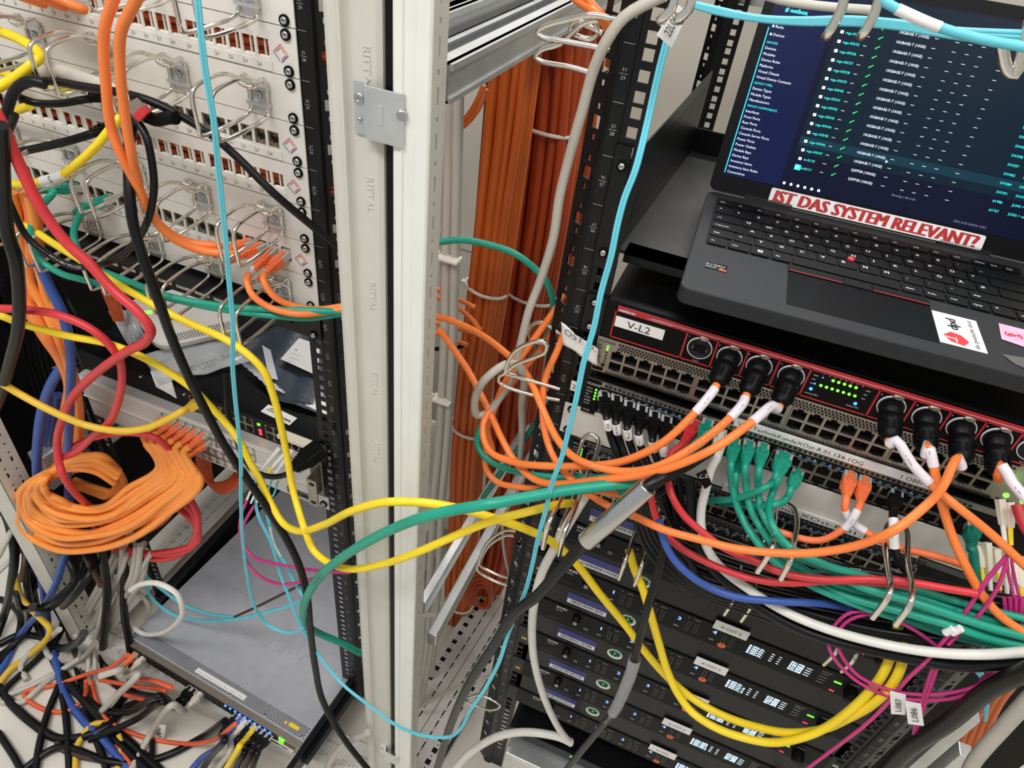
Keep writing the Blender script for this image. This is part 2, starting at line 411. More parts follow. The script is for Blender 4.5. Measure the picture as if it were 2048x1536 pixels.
# ================================================================ left rack: patch panels and cable managers
PX0, PX1 = -.4826, 0.0
def portx(k): return -.0385 - (24 - k) * .0165 - (.0036 if k < 19 else 0) - (.0036 if k < 13 else 0) - (.0036 if k < 7 else 0)
def screw(parent, x, y, z, r=.0052):
    w_ = MB().lathe([(r, -.001), (r, .0022), (r * .82, .0026), (r * .78, .001)], aim(V((x, y, z)), ZY), 18).build('washer', 'black_plastic', parent)
    MB().lathe([(r * .76, .0004), (r * .74, .0022), (r * .5, .0034), (r * .34, .0036), (r * .32, .0020)], aim(V((x, y, z)), ZY), 18).build('screw', 'screw_metal', w_)
def panel_screws(p, n, y=-.0016):
    for z in (zl(n) + .0056, zl(n) + U - .0066): screw(p, -.0105, y, z); screw(p, -.4721, y, z)
def logo(p, n):
    mr, mbl = MB(), MB(); c = V((-.0185, -.0019, zl(n) + .0205))
    for k in range(1, 3):
        a = .0016 + .0018 * k
        mr.box(-a - .0003, a + .0003, -.0002, 0, a - .0001, a + .0004, Matrix.Translation(c) @ Matrix.Rotation(-.75, 4, 'Y'))
        mbl.box(-a - .0012, -a - .0006, -.0002, 0, -.005, .0055, Matrix.Translation(c) @ Matrix.Rotation(-.75, 4, 'Y')) if k == 2 else None
        mr.box(a, a + .0005, -.0002, 0, -a, a, Matrix.Translation(c) @ Matrix.Rotation(-.75, 4, 'Y'))
    mbl.box(-.0055, .0055, -.0002, 0, -.0068, -.0060, Matrix.Translation(c) @ Matrix.Rotation(-.75, 4, 'Y'))
    mr.box(-.0035, .0035, -.0002, 0, -.005, -.0044, Matrix.Translation(c) @ Matrix.Rotation(-.75, 4, 'Y'))
    mr.build('logo_print', 'red', p); mbl.build('logo_print', 'blue', p)
jack_me = None
def patch_panel(n, kind, label):
    z0 = zl(n); p = empty('patch_panel', (-.2413, 0, z0), label, 'patch panel', 'white patch panels')
    hs = [(portx(k) - .0067, portx(k) + .0067, z0 + .0130, z0 + .0300) for k in range(1, 25)]
    f = plate(MB(), PX0, PX1, z0 + .0005, z0 + U - .0005, -.0016, .0016, hs)
    f.box(PX0 + .001, PX1 - .001, 0, .012, z0 + .0005, z0 + .002); f.box(PX0 + .001, PX1 - .001, 0, .012, z0 + U - .002, z0 + U - .0005)
    f.build('faceplate', 'panel_white', p)
    MB().box(portx(1) - .009, portx(24) + .009, -.0026, -.0016, z0 + .0015, z0 + .0105).build('label_strip', 'panel_white', p, bevel=.0003)
    mb = MB(); nums = MB()
    for k in range(1, 25):
        x = portx(k)
        if kind == 'open':
            mb.box(x - .0002, x + .0009, .001, .003, z0 + .0130, z0 + .0300)
            mb.box(x - .0067, x + .0067, 0, .003, z0 + .0130, z0 + .0138)
        text(nums, str(k), V((x - .0065, -.0028, z0 + .0045)), ZX, ZZ, .0030, 'l')
        nums.box(x - .0076, x - .0073, -.0028, -.0026, z0 + .003, z0 + .009)
    if kind == 'open': mb.build('port_dividers', 'panel_white', p)['kind'] = 'stuff'
    else:
        global jack_me
        for k in range(1, 25):
            if jack_me is None:
                j = MB(); j.box(-.0066, .0066, .004, .02, -.0084, .0084)
                j.cur = 1
                j.box(-.0066, .0066, .0006, .004, .0062, .0084); j.box(-.0066, -.0052, .0006, .004, -.0084, .0084); j.box(.0052, .0066, .0006, .004, -.0084, .0084); j.box(-.0066, .0066, .0006, .004, -.0084, -.0066)
                j.box(-.002, .002, .001, .004, -.0066, -.0045); j.box(-.0052, -.0030, .001, .004, -.0066, -.003); j.box(.0030, .0052, .001, .004, -.0066, -.003)
                j.cur = 2
                for q in range(6): j.box(-.0035 + q * .0013, -.0029 + q * .0013, .0026, .004, .002, .006)
                jo = j.build('network_jack', ['deep_black', 'jack_metal', 'gold'], p); jack_me = jo.data
            else: jo = bpy.data.objects.new('network_jack', jack_me); COL.objects.link(jo); jo.parent = p; jo.matrix_parent_inverse = p.matrix_basis.inverted()
            jo.location = (portx(k), 0, z0 + .0215)
    nums.build('port_numbers', 'ink_grey', p)
    logo(p, n); panel_screws(p, n)
    return p
def manager(n, label, m='panel_white'):
    z0 = zl(n); p = empty('cable_manager_panel', (-.2413, 0, z0), label, 'rack panel', 'blank cable manager panels')
    f = MB(); f.box(PX0, PX1, -.0016, 0, z0 + .0005, z0 + U - .0005); f.box(PX0 + .001, PX1 - .001, 0, .012, z0 + .0005, z0 + .002); f.box(PX0 + .001, PX1 - .001, 0, .012, z0 + U - .002, z0 + U - .0005)
    f.build('faceplate', m, p); panel_screws(p, n)
    return p
# wire ring: bracket clip, screw, doubled wire bent forward, up and back
ring_me = {}
def ring(x, y, z, label, group, depth=.078, h=.044, s=1.0, rot=None, wire=.0021, gap=.0105):
    r = empty('cable_ring', (x, y, z), label, 'cable ring', group)
    key = (depth, h, s, wire, gap)
    if key not in ring_me:
        prof = [(-.014, .021), (-.0175, .017), (-.010, .0195), (-.0045, .019), (-.0032, .012), (-.0032, -.012), (-.0045, -.0155), (-.009, -.0175), (-depth + .006, -.0205), (-depth, -.018), (-depth - .0005, -.012), (-depth - .001, h - .026), (-depth + .004, h - .0205), (-depth * .62, h - .0165), (-depth * .42, h - .018), (-.020, h - .0235)]
        wires = []
        for sx in (-1, 1):
            p_ = [V((sx * gap, a, b)) for a, b in prof[1:]]
            wires.append(p_)
        m = MB()
        a = wires[0]; b_ = wires[1]
        endU = [V((-gap * .8, -.0155, h - .0258)), V((0, -.0135, h - .0265)), V((gap * .8, -.0155, h - .0258))]
        topU = [V((gap * .9, -.0165, .0145)), V((0, -.0185, .0135)), V((-gap * .9, -.0165, .0145))]
        path = spline([p * 1 for p in a] + endU + [p * 1 for p in b_[::-1]] + topU, .006)
        m.tube(path, wire, 8, closed=True)
        w_ = m.build('wire', 'chrome', r)
        c = MB(); c.prism(rrect(.017, .031, .0045), 0, .0014, frame(V((0, -.0002, 0)), V((-1, 0, 0)), ZZ, ZY))
        for zz in (.0095, -.0065): c.box(-gap - .0026, gap + .0026, -.0062, -.0004, zz - .0018, zz + .0018)
        cl = c.build('clip_plate', 'zinc', r)
        q = MB().lathe([(.0042, 0), (.0042, .001), (.003, .0026), (.0016, .0028), (.0014, .0016)], aim(V((0, -.0016, .0015)), ZY), 14).build('screw', 'screw_metal', r)
        ring_me[key] = (w_.data, cl.data, q.data)
        for o in (w_, cl, q): o.matrix_parent_inverse = Matrix.Identity(4)
    else:
        for nm, d in zip(('wire', 'clip_plate', 'screw'), ring_me[key]):
            o = bpy.data.objects.new(nm, d); COL.objects.link(o); o.parent = r
    if rot: r.rotation_euler = rot
    r.scale = (s, s, s)
    return r
manager(29, 'uppermost white blank panel with cable rings, above the open-port patch panel')
patch_panel(28, 'open', 'uppermost white patch panel with open ports showing orange cables')
manager(27, 'white blank panel with a full row of chrome rings between two patch panels')
patch_panel(26, 'jack', 'white patch panel of metal jacks directly above an open-port panel')
patch_panel(25, 'open', 'open-port white patch panel directly below a panel of metal jacks')
manager(24, 'white blank ring panel above the jack panel holding four orange plugs')
patch_panel(23, 'jack', 'lowest white patch panel with orange and green plugs in its jacks')
manager(22, 'lowest white blank panel with rings, above the black labelled panel')
RX = (-.048, -.146, -.2375, -.337, -.43)
for n, zo in ((29, .0195), (27, .0190), (24, .0195), (22, .0165)):
    for i, x in enumerate(RX):
        ring(x, -.0018, zl(n) + zo + (0.002 if i > 1 else 0), {29: 'chrome wire ring on the uppermost white blank panel', 27: 'chrome wire ring on the blank panel crossed by the black and orange cables', 24: 'chrome wire ring on the blank panel above the orange plugs', 22: 'chrome wire ring on the lowest white blank panel, over the black panel'}[n], {29: 'rings of the top panel', 27: 'rings of the second panel', 24: 'rings of the third panel', 22: 'rings of the lowest panel'}[n], depth=.078 if n != 22 else .095)
# black labelled panel under the white ones
z0 = zl(21)
bp = empty('labelled_panel', (-.2413, 0, z0), 'black rack panel with a row of white paper labels', 'rack panel')
MB().box(PX0, PX1, -.002, .0, z0 + .0, z0 + U - .0005).build('faceplate', 'black_steel', bp)
MB().box(PX0 + .012, PX1 - .02, -.03, -.002, z0 + .036, z0 + .0385).build('top_flange', 'black_steel', bp)
MB().box(PX0 + .012, PX1 - .02, 0, .14, z0 + .001, z0 + .003).build('bottom_tray', 'black_steel', bp)
for i, t_ in enumerate(('07_S', 'BL', 'C0', 'COM', '31-A', '31-B', 'L0', 'SV07', 'VL-2', 'CR51', 'VL1')):
    x = -.425 + i * .0295
    lb = MB().box(x, x + .022, -.0024, -.002, z0 + .007, z0 + .0165).build('paper_label', 'white_paper', bp)
    mb = MB(); text(mb, t_, V((x + .002, -.0026, z0 + .0095)), ZX, ZZ, .0045); mb.build('label_text', 'ink', lb)
for z in (z0 + .006, z0 + U - .008): screw(bp, -.0105, -.002, z)
# orange cables lying behind the open ports
for n in (28, 25):
    for k in range(9):
        zc = zl(n) + .008 + .0033 * k + random.uniform(-.001, .001); pts = []
        y_ = .022 + (k % 3) * .008
        for i in range(12): pts.append(V((-.47 + i * .0435, y_ + random.uniform(-.004, .004), zc + random.uniform(-.0022, .0022))))
        pts += [V((.012, y_ + .02, zc - .01)), V((.03 + .004 * k, .09 + .01 * k, zc - .06))]
        tag(MB().tube(spline(pts, .02), .0033, 7).build('orange_cable', 'orange_dark'), 'orange cable seen through the open patch panel ports', 'cable', 'orange cables behind the open ports')
for k in range(10):
    x = .022 + .010 * (k % 5); y_ = .06 + .012 * (k // 5)
    pts = [V((x + .006 * math.sin(i * 1.3 + k), y_ + .006 * math.cos(i + k), .75 + i * .075)) for i in range(11)]
    tag(MB().tube(spline(pts, .02), .0036, 7).build('orange_cable', 'orange_dark'), 'orange cable hanging upright behind the punched rack rail', 'cable', 'orange cables behind the punched rail')
# ================================================================ generic network parts
port_me = {}
def port_grid(parent, x0, z0, cols, rows, px, pz, y, metal, depth=.010, pins='gold', flip=None):
    """block of RJ45 openings: metal frame plate plus one recessed port per opening; z0 = bottom"""
    hw, hh = px * .42, pz * .40; hs = []
    for c in range(cols):
        for r in range(rows):
            cx, cz = x0 + (c + .5) * px, z0 + (r + .5) * pz
            hs.append((cx - hw, cx + hw, cz - hh, cz + hh)); t = pz * .17
            hs.append((cx - hw * .45, cx + hw * .45, cz - hh - t if r % 2 == 0 else cz + hh, cz - hh if r % 2 == 0 else cz + hh + t))
    b = plate(MB(), x0, x0 + cols * px, z0, z0 + rows * pz, y - .0008, .0018, hs).build('port_block', metal, parent)
    key = (round(px, 5), round(pz, 5), depth, pins)
    for c in range(cols):
        for r in range(rows):
            if key not in port_me:
                m = MB(); m.box(-hw * 1.1, hw * 1.1, depth, depth + .001, -hh * 1.35, hh * 1.35)
                for sx in (-1, 1): m.box(*sorted((sx * hw * 1.0, sx * hw * 1.12)), .001, depth, -hh * 1.2, hh * 1.2)
                m.box(-hw * 1.1, hw * 1.1, .001, depth, hh * 1.2, hh * 1.35); m.box(-hw * 1.1, hw * 1.1, .001, depth, -hh * 1.35, -hh * 1.2)
                m.cur = 1
                for q in range(8): m.box(-hw * .66 + q * hw * .19, -hw * .60 + q * hw * .19, depth * .5, depth, hh * .55, hh * .62)
                o = m.build('port', ['deep_black', pins], b); port_me[key] = o.data; o.matrix_parent_inverse = Matrix.Identity(4)
            else: o = bpy.data.objects.new('port', port_me[key]); COL.objects.link(o); o.parent = b
            o.location = (x0 + (c + .5) * px, y, z0 + (r + .5) * pz)
            if r % 2 == 0: o.rotation_euler = (0, PI, 0)
    return b
def hexes(mb, x0, x1, z0, z1, p, y, r=None, n=6):
    r = r or p * .40; j = 0; z = z0 + p / 2
    while z < z1 - p * .3:
        x = x0 + p / 2 + (p / 2 if j % 2 else 0)
        while x < x1:
            mb.add([(x + r * math.cos(2 * PI * k / n), y, z + r * math.sin(2 * PI * k / n)) for k in range(n)], [tuple(range(n))]); x += p
        z += p * .87; j += 1
def dots(mb, pts, r, y0, y1, n=10):
    for x, z in pts:
        mb.add([(x + r * math.cos(2 * PI * k / n), y0, z + r * math.sin(2 * PI * k / n)) for k in range(n)], [tuple(range(n))])
def device(name, x0, x1, y0, y1, z0, z1, m, label, cat, bevel=.001, body='body'):
    d = empty(name, ((x0 + x1) / 2, y0, z0), label, cat)
    MB().box(x0, x1, y0, y1, z0, z1).build(body, m, d, bevel=bevel)
    return d
def on_top(quad, st, z):
    return [atz(x, y, z) for x, y in quad]
def sheet(name, q, m, parent=None, n=14, amp=.004, seed=1, thick=.0004):
    """crumpled sheet over four world corners (a,b,c,d)"""
    rnd = random.Random(seed); vs = []; fs = []
    ph = [(rnd.uniform(2, 7), rnd.uniform(2, 7), rnd.uniform(0, 6)) for _ in range(5)]
    for i in range(n + 1):
        for j in range(n + 1):
            u, v = i / n, j / n; p = q[0].lerp(q[1], u).lerp(q[3].lerp(q[2], u), v)
            h = sum(math.sin(a * u * 2 + b * v * 2 + c) for a, b, c in ph) / 5
            h += .35 * abs(math.sin(ph[0][0] * 3 * u + ph[1][1] * 2 * v)) 
            vs.append(p + V((0, 0, amp * h)))
    for i in range(n):
        for j in range(n): fs.append((i * (n + 1) + j, (i + 1) * (n + 1) + j, (i + 1) * (n + 1) + j + 1, i * (n + 1) + j + 1))
    o = MB().add(vs, fs, True).build(name, m, parent)
    s_ = o.modifiers.new('s', 'SOLIDIFY'); s_.thickness = thick
    return o
# ================================================================ left rack: lower devices
# black switch with a white sticker on its lid
d1 = device('network_switch', -.458, -.022, .0, .27, .664, .703, 'black_soft', 'black switch with a white colour-striped sticker, under the packaging', 'switch')
for a, b, zt in ((392, 506, 0), (528, 562, 0)):
    pass
xa = at(506, 845, 0).x
port_grid(d1, xa - 8 * .0142, .669, 8, 2, .0142, .0135, 0, 'jack_metal')
xb = at(530, 850, 0).x
port_grid(d1, xb, .669, 2, 2, .0142, .0135, 0, 'jack_metal')
mb = MB(); mb.box(xa + .008, xa + .0125, -.001, 0, .689, .6925); mb.build('status_light', 'led_green', d1)
mb = MB(); mb.box(xa + .009, xa + .0135, -.001, 0, .677, .6815); mb.box(xa + .009, xa + .0135, -.001, 0, .6705, .675); mb.build('status_light', 'led_red', d1)
xs = xb + .031
MB().box(xs, xs + .052, -.014, .0, .694, .7005).build('label_tab', 'ivory', d1, bevel=.0004)
mb = MB(); text(mb, '--- -----', V((xs + .010, -.0142, .6955)), ZX, ZZ, .003, slant=0); mb.build('label_text', 'ink', d1)
port_grid(d1, xs + .002, .671, 4, 1, .0125, .0165, -.002, 'nickel', .008)
st = on_top([(521, 823), (537, 809), (595, 832), (579, 851)], '', .7038)
c0 = st[0]
ex = (st[3] - st[0]).normalized(); ey = (st[1] - st[0]).normalized()
lx = (st[3] - st[0]).length; ly = (st[1] - st[0]).length
sk = MB().box(0, lx, 0, ly, 0, .0004, frame(c0, ex, ey, ZZ)).build('sticker', 'white_paper', d1, bevel=.0002)
mb = MB(); text(mb, 'icon', c0 + ex * (lx * .45) + ey * (ly * .25) + ZZ * .0006, ex, ey, ly * .34, 'l', True, .2, width=lx * .45); text(mb, '----- -------', c0 + ex * (lx * .08) + ey * (ly * .10) + ZZ * .0006, ex, ey, ly * .07); mb.build('sticker_text', 'ink', sk)
for i, mm in enumerate(('green', 'yellow_dull', 'red_paint')):
    MB().box(lx * (.08 + .03 * i), lx * (.34 + .03 * i), ly * (.42 + .13 * i), ly * (.52 + .13 * i), .0004, .0006, frame(c0, ex, ey, ZZ)).build('stripe', mm, sk)
for px, py in ((281, 753), (368, 788)):
    c = atz(px, py, .7032)
    MB().lathe([(.003, 0), (.003, .0008), (.0015, .001)], Matrix.Translation(c), 12).build('screw', 'screw_metal', d1)
MB().box(-.022, -.006, -.003, -.001, .664, .703).build('mounting_ear', 'black_steel', d1)
# silver switch below it
d2 = device('network_switch', -.458, -.028, -.016, .24, .619, .6625, 'device_silver', 'long silver switch feeding the block of orange plugs', 'switch')
MB().box(-.458, -.028, -.0175, -.016, .657, .660).build('front_lip', 'panel_white', d2); MB().box(-.458, -.028, -.0175, -.016, .6195, .6215).build('front_lip', 'panel_white', d2)
mb = MB(); text(mb, '---- ------ -- ----', V((-.425, -.0164, .646)), ZX, ZZ, .0035); text(mb, '-----  ----', V((-.34, -.0164, .640)), ZX, ZZ, .003); mb.build('printed_text', 'ink_grey', d2)
p0 = at(336, 862, -.018); p1 = at(436, 905, -.018)
port_grid(d2, p0.x - .006, .624, 12, 2, .0142, .0140, -.0165, 'nickel')
# grey media unit at the bottom
d3 = device('network_switch', -.458, -.030, -.012, .2, .574, .6165, 'device_silver', 'silver unit with dark slots, lowest of the stacked switches', 'switch')
port_grid(d3, -.235, .580, 8, 2, .0142, .0140, -.0125, 'nickel')
for k in range(2): MB().box(-.070 + k * .017, -.056 + k * .017, -.0128, -.0118, .583, .588).build('slot', 'deep_black', d3)
MB().box(-.078, -.036, -.0124, -.0118, .5795, .593).build('slot_panel', 'ink_grey', d3)
mb = MB(); text(mb, '---', V((-.072, -.0126, .600)), ZX, ZZ, .0045); mb.build('printed_text', 'ink', d3)
# angled nickel bracket beside the slots
br = empty('mounting_bracket', (-.012, -.01, .63), 'nickel angle bracket screwed to the punched rail beside the switches', 'bracket')
m = MB(); m.box(-.024, -.022, -.03, .0, .60, .655); m.box(-.024, -.008, -.032, -.030, .60, .655); m.build('angle', 'nickel', br)
for z in (.647, .608): MB().prism(rrect(.009, .005, .0024), 0, .0005, frame(V((-.0155, -.0322, z)), ZX, ZZ, ZY)).build('slot', 'deep_black', br)
screw(br, -.013, -.012, .585, .006)
MB().box(-.022, -.004, -.012, -.010, .575, .602).build('foot_plate', 'zinc', br)
# shelf plate behind
# ---- access point plate and packaging lying on the black switch
ap = empty('access_point', tuple(atz(370, 640, .712)), 'white plastic access point with vent slots lying on packaging', 'access point')
q = [atz(250, 612, .728), atz(318, 706, .714), atz(482, 668, .722), atz(430, 566, .738)]
def bil(u, v): return q[0].lerp(q[3], u).lerp(q[1].lerp(q[2], u), v)
rr = rrect(1, 1, .16, 6); n_ = (q[1] - q[0]).cross(q[3] - q[0]).normalized(); n_ = n_ if n_.z > 0 else -n_
top = [bil(a + .5, .5 - b) + n_ * .010 for a, b in rr]; bot = [bil(a + .5, .5 - b) for a, b in rr]; k = len(rr)
MB().add(bot + top, [tuple(range(k)), tuple(range(2 * k - 1, k - 1, -1))] + [(i, k + i, k + (i + 1) % k, (i + 1) % k) for i in range(k)]).build('housing', 'panel_white', ap, bevel=.002)
mb = MB()
for i in range(22):
    u = .28 + i * .03; a, b = bil(u, .82) + n_ * .0104, bil(u, .96) + n_ * .0104; e = (bil(u + .011, .9) - bil(u, .9))
    mb.quad(a, a + e, b + e, b)
for i in range(16):
    v = .16 + i * .035; a, b = bil(.05, v) + n_ * .0104, bil(.09, v) + n_ * .0104; e = bil(.05, v + .012) - bil(.05, v)
    mb.quad(a, b, b + e, a + e)
mb.build('vent_slots', 'ink_grey', ap)
mb = MB(); mb.quad(*[bil(u, v) + n_ * .0104 for u, v in ((.13, .28), (.2, .3), (.2, .36), (.13, .34))]); mb.build('lit_mark', 'led_green', ap)
yl = MB().quad(*[bil(u, v) + n_ * .0106 for u, v in ((.78, .08), (.98, .1), (.97, .5), (.77, .48))]).build('warning_sticker', 'yellow_dull', ap)
MB().quad(*[bil(u, v) + n_ * .0108 for u, v in ((.81, .2), (.94, .21), (.93, .44), (.80, .43))]).build('sticker_print', 'ink', yl)
mat('bag_dark', (62, 68, 78), .22, 0, .12, 30); mat('bag_light', (196, 198, 202), .25, 0, .06, 30)
bg = tag(sheet('packaging_bag', [atz(478, 690, .709), atz(640, 600, .722), atz(655, 832, .709), atz(545, 800, .707)], 'bag_dark', None, 16, .006, 3), 'dark grey printed packaging bag lying on the black switch', 'bag')
def halftone(name, quad, nx, ny, m, parent, r):
    mb = MB(); nr = V((0, 0, 1))
    for i in range(nx):
        for j in range(ny):
            u, v = (i + .5 * (j % 2)) / nx, j / ny; p = quad[0].lerp(quad[1], u).lerp(quad[3].lerp(quad[2], u), v); s_ = r * (.4 + .6 * v)
            mb.add([p + V((s_ * math.cos(PI / 3 * k), s_ * math.sin(PI / 3 * k), 0)) for k in range(6)], [tuple(range(6))])
    return mb.build(name, m, parent)
halftone('dot_print', [atz(470, 716, .7155), atz(500, 722, .7155), atz(578, 792, .714), atz(536, 772, .714)], 9, 13, 'bag_light', bg, .0024)
lb = MB().quad(*[atz(x, y, .7225) for x, y in ((561, 718), (598, 676), (640, 690), (636, 752))]).build('paper_label', 'white_paper', bg)
mb = MB(); o_ = atz(575, 722, .7230); e1 = (atz(628, 742, .723) - o_).normalized(); e2 = (atz(594, 690, .723) - o_).normalized()
for i, t_ in enumerate(('------- --', '-----------', '---- -- --', 'CE')): text(mb, t_, o_ + e2 * (.010 * i), e1, e2, .0034)
mb.build('label_text', 'ink', lb)
mb = MB(); mb.quad(*[atz(x, y, .7145) for x, y in ((524, 690), (541, 700), (556, 760), (538, 756))]); mb.build('white_stripe', 'bag_light', bg)
MB().quad(*[atz(x, y, .711) for x, y in ((603, 806), (650, 762), (655, 830), (636, 822))]).build('white_corner', 'white_paper', bg)
cb = tag(sheet('plastic_bag', [atz(285, 712, .713), atz(470, 664, .718), atz(500, 724, .711), atz(318, 770, .710)], 'clear', None, 16, .005, 8), 'clear plastic bag with grey lettering spread over the black switch', 'bag')
mb = MB(); o_ = atz(345, 752, .7195); e1 = (atz(455, 712, .7195) - o_).normalized(); e2 = V((-e1.y, e1.x, 0))
text(mb, 'and Power Solutions', o_, e1, e2, .0062, width=.135); mb.build('lettering', 'ink_grey', cb)
sheet('loose_corner', [atz(300, 742, .708), atz(338, 742, .709), atz(354, 797, .7055), atz(312, 774, .706)], 'white_paper', cb, 8, .002, 5)
cf = tag(sheet('plastic_bag', [atz(216, 622, .737), atz(262, 618, .742), atz(300, 690, .722), atz(262, 700, .716)], 'clear', None, 12, .004, 12), 'clear bag corner printed with dark dots beside the access point', 'bag')
halftone('dot_print', [atz(258, 660, .737), atz(286, 652, .737), atz(300, 682, .7315), atz(268, 694, .7275)], 8, 8, 'bag_dark', cf, .0018)
# ---- grey aggregation switch lying at the bottom
J0 = atz(259, 1274, .028); J1 = atz(607, 1484, .028); jx = (J1 - J0).normalized(); jy = V((-jx.y, jx.x, 0)); JW = (J1 - J0).length
TJ = frame(J0, jx, jy, ZZ)
jn = empty('network_switch', tuple(J0 + jx * JW / 2 - ZZ * .042), 'large flat grey switch lying low with lit blue ports', 'switch')
MB().box(0, JW, .0, .52, -.042, 0, TJ).build('body', 'switch_grey', jn, bevel=.001)
MB().box(.03, JW - .12, .19, .195, 0, .0006, TJ).build('lid_seam', 'switch_grey', jn)
mb = MB(); y_ = .012
for j in range(7):
    x = .004 + (j % 2) * .002
    while x < JW - .004:
        c = TJ @ V((x, .004 + j * .0034, .0003)); mb.add([c + jx * (.0013 * math.cos(PI / 3 * k)) + jy * (.0013 * math.sin(PI / 3 * k)) for k in range(6)], [tuple(range(6))]); x += .0042
mb.build('vent_grille', 'deep_black', jn)['kind'] = 'stuff'
MB().box(0, JW, -.012, 0, -.040, -.003, TJ).build('front_frame', 'nickel', jn)
for k in range(24):
    for r in range(2):
        x = .018 + k * .0155
        MB().box(x, x + .0125, -.0135, -.012, -.0365 + r * .0165, -.0235 + r * .0165, TJ).build('port', 'deep_black', jn)
mb = MB()
for i in range(10):
    c = TJ @ V((.265 + i * .012, -.0138, -.006)); mb.lathe([(.0026, 0), (.002, .002)], aim(c, -jy), 8)
mb.build('port_light', 'led_blue', jn)
mb = MB()
for i in range(4): mb.lathe([(.0022, 0), (.0016, .002)], aim(TJ @ V((.395 + (i % 2) * .006, -.0125, -.008 - .008 * (i // 2))), -jy), 8)
mb.build('port_light', 'led_green', jn)
MB().lathe([(.0045, -.05), (.0045, .0)], aim(TJ @ V((JW - .012, -.017, -.02)), jx), 12).build('front_handle', 'chrome', jn)
ls = atz(392, 1340, .0285); le = atz(490, 1398, .0285); ll = (le - ls).length; lj = (le - ls).normalized(); lk = V((-lj.y, lj.x, 0))
lb = MB().box(0, ll, -.004, .006, 0, .0004, frame(ls, lj, lk, ZZ)).build('paper_label', 'white_paper', jn)
mb = MB(); text(mb, '--- -------- - --- ---- ----- ---', ls + lj * .006 - lk * .0016 + ZZ * .0006, lj, lk, .0048, width=ll * .9); mb.build('label_text', 'ink', lb)
mb = MB(); o_ = atz(462, 1252, .0284); text(mb, 'Juniper', o_, jx, jy, .045, width=.19); t_ = mb.build('embossed_lettering', 'switch_grey', jn); so = t_.modifiers.new('s', 'SOLIDIFY'); so.thickness = .0012; so.offset = 0
for x, y in ((396, 1350), (462, 1389), (530, 1430), (604, 1474)):
    MB().lathe([(.003, 0), (.003, .0006), (.0012, .0008)], Matrix.Translation(atz(x, y, .028)), 10).build('screw', 'screw_metal', jn)
mb = MB(); o_ = atz(567, 1445, .0285); mb.add([o_, o_ + jx * .008, o_ + jx * .004 + jy * .007], [(0, 1, 2)]); mb.box(.011, .034, 0, .007, 0, .0002, frame(o_, jx, jy, ZZ)); mb.build('warning_print', 'yellow', jn)
# black slide arm carrying it
ar = empty('slide_rail', tuple(TJ @ V((JW + .01, .05, -.045))), 'black slide rail arm beside the large grey switch', 'rail')
MB().box(JW + .001, JW + .012, -.16, .36, -.045, -.002, TJ).build('outer_channel', 'black_steel', ar)
MB().box(JW + .012, JW + .022, -.02, .36, -.035, -.010, TJ).build('inner_channel', 'black_plastic', ar)
sm = MB().box(-.47, -.455, -.02, .5, -.03, .05).build('slide_rail', 'black_steel'); tag(sm, 'black slide rail on the left side of the large grey switch', 'rail')
# white and grey boxes stacked farther back, seen under the silver switch
bx = device('media_converter', -.16, .0, .30, .46, .0285, .14, 'device_silver', 'pale silver box standing on the back of the large grey switch', 'converter')
# ================================================================ right rack
RXL, RXR = .337, .7795
def led(mb, x, z, y, r=.0011): mb.lathe([(r, 0), (r * .8, .0008)], aim(V((x, y, z)), ZY), 8)
# rail on the far right and its post
rail(XR + .4826, 1, YR, -.02, 1.55, DZ, rackR, 2, 35)
MB().box(.915, .96, -.12, -.085, -.1, 1.75).build('post', 'post_grey', rackR)
# ---- rugged switch with round connectors (unit 24)
YS = -.010
z0 = zr(24); sw = empty('ethernet_switch', (.56, YS, z0), 'black rugged switch with red frame and round locking connectors', 'switch')
MB().box(.338, .779, YS + .002, .26, z0 + .001, z0 + .0435).build('body', 'black_case', sw, bevel=.0015)
MB().box(.318, .338, YS + .002, YS + .005, z0, z0 + .043).build('mounting_ear', 'black_steel', sw)
for z in (z0 + .008, z0 + .036): screw(sw, .3265, YS + .002, z, .0042)
fx0, fx1, fz0, fz1 = .3485, .765, z0 + .0045, z0 + .0415
MB().box(fx0, fx1, YS - .0004, YS + .002, fz0, fz1).build('front_panel', 'black_plastic', sw)
cx = [.4345, .4629, .4907, .5200, .6082, .6380, .6667, .6952, .7240]
mb = MB(); yy = YS - .001
def bar(x0, x1, za, zb): mb.box(x0, x1, yy, YS, za, zb)
bar(fx0, fx1, fz1 - .0062, fz1); bar(fx0, fx1, fz0, fz0 + .0012); bar(fx0, fx0 + .0013, fz0, fz1)
for x in (.4195, .4487, .4770, .5055, .5335, .5935, .6232, .6525, .6810, .7098): bar(x - .0008, x + .0008, fz0, fz1 - .005)
mb.build('red_frame', 'red_paint', sw)
mb = MB(); mb.box(fx0 + .035, fx1, yy - .0002, yy, fz1 - .0034, fz1 - .0030); text(mb, 'swisson', V((fx0 + .003, yy - .0003, fz1 - .0052)), ZX, ZZ, .0036, 'l', True, .2); text(mb, '8 port gigabit ethernet switch', V((fx0 + .0315, yy - .0003, fz1 - .0050)), ZX, ZZ, .0014); mb.build('lettering', 'white_ink', sw)
lb = MB().box(.3505, .399, YS - .0012, YS - .0004, z0 + .0185, z0 + .030).build('paper_label', 'white_paper', sw)
mb = MB(); text(mb, 'V-L2', V((.3625, YS - .0014, z0 + .0205)), ZX, ZZ, .0075, wide=1.15); mb.build('label_text', 'ink', lb)
ZC = z0 + .0222
mb = MB()
for i, x in enumerate(cx): text(mb, str(i + 1), V((x - .0125, YS - .0008, z0 + .031)), ZX, ZZ, .0018); text(mb, 'ethernet', V((x, YS - .0008, z0 + .0068)), ZX, ZZ, .0012, 'c')
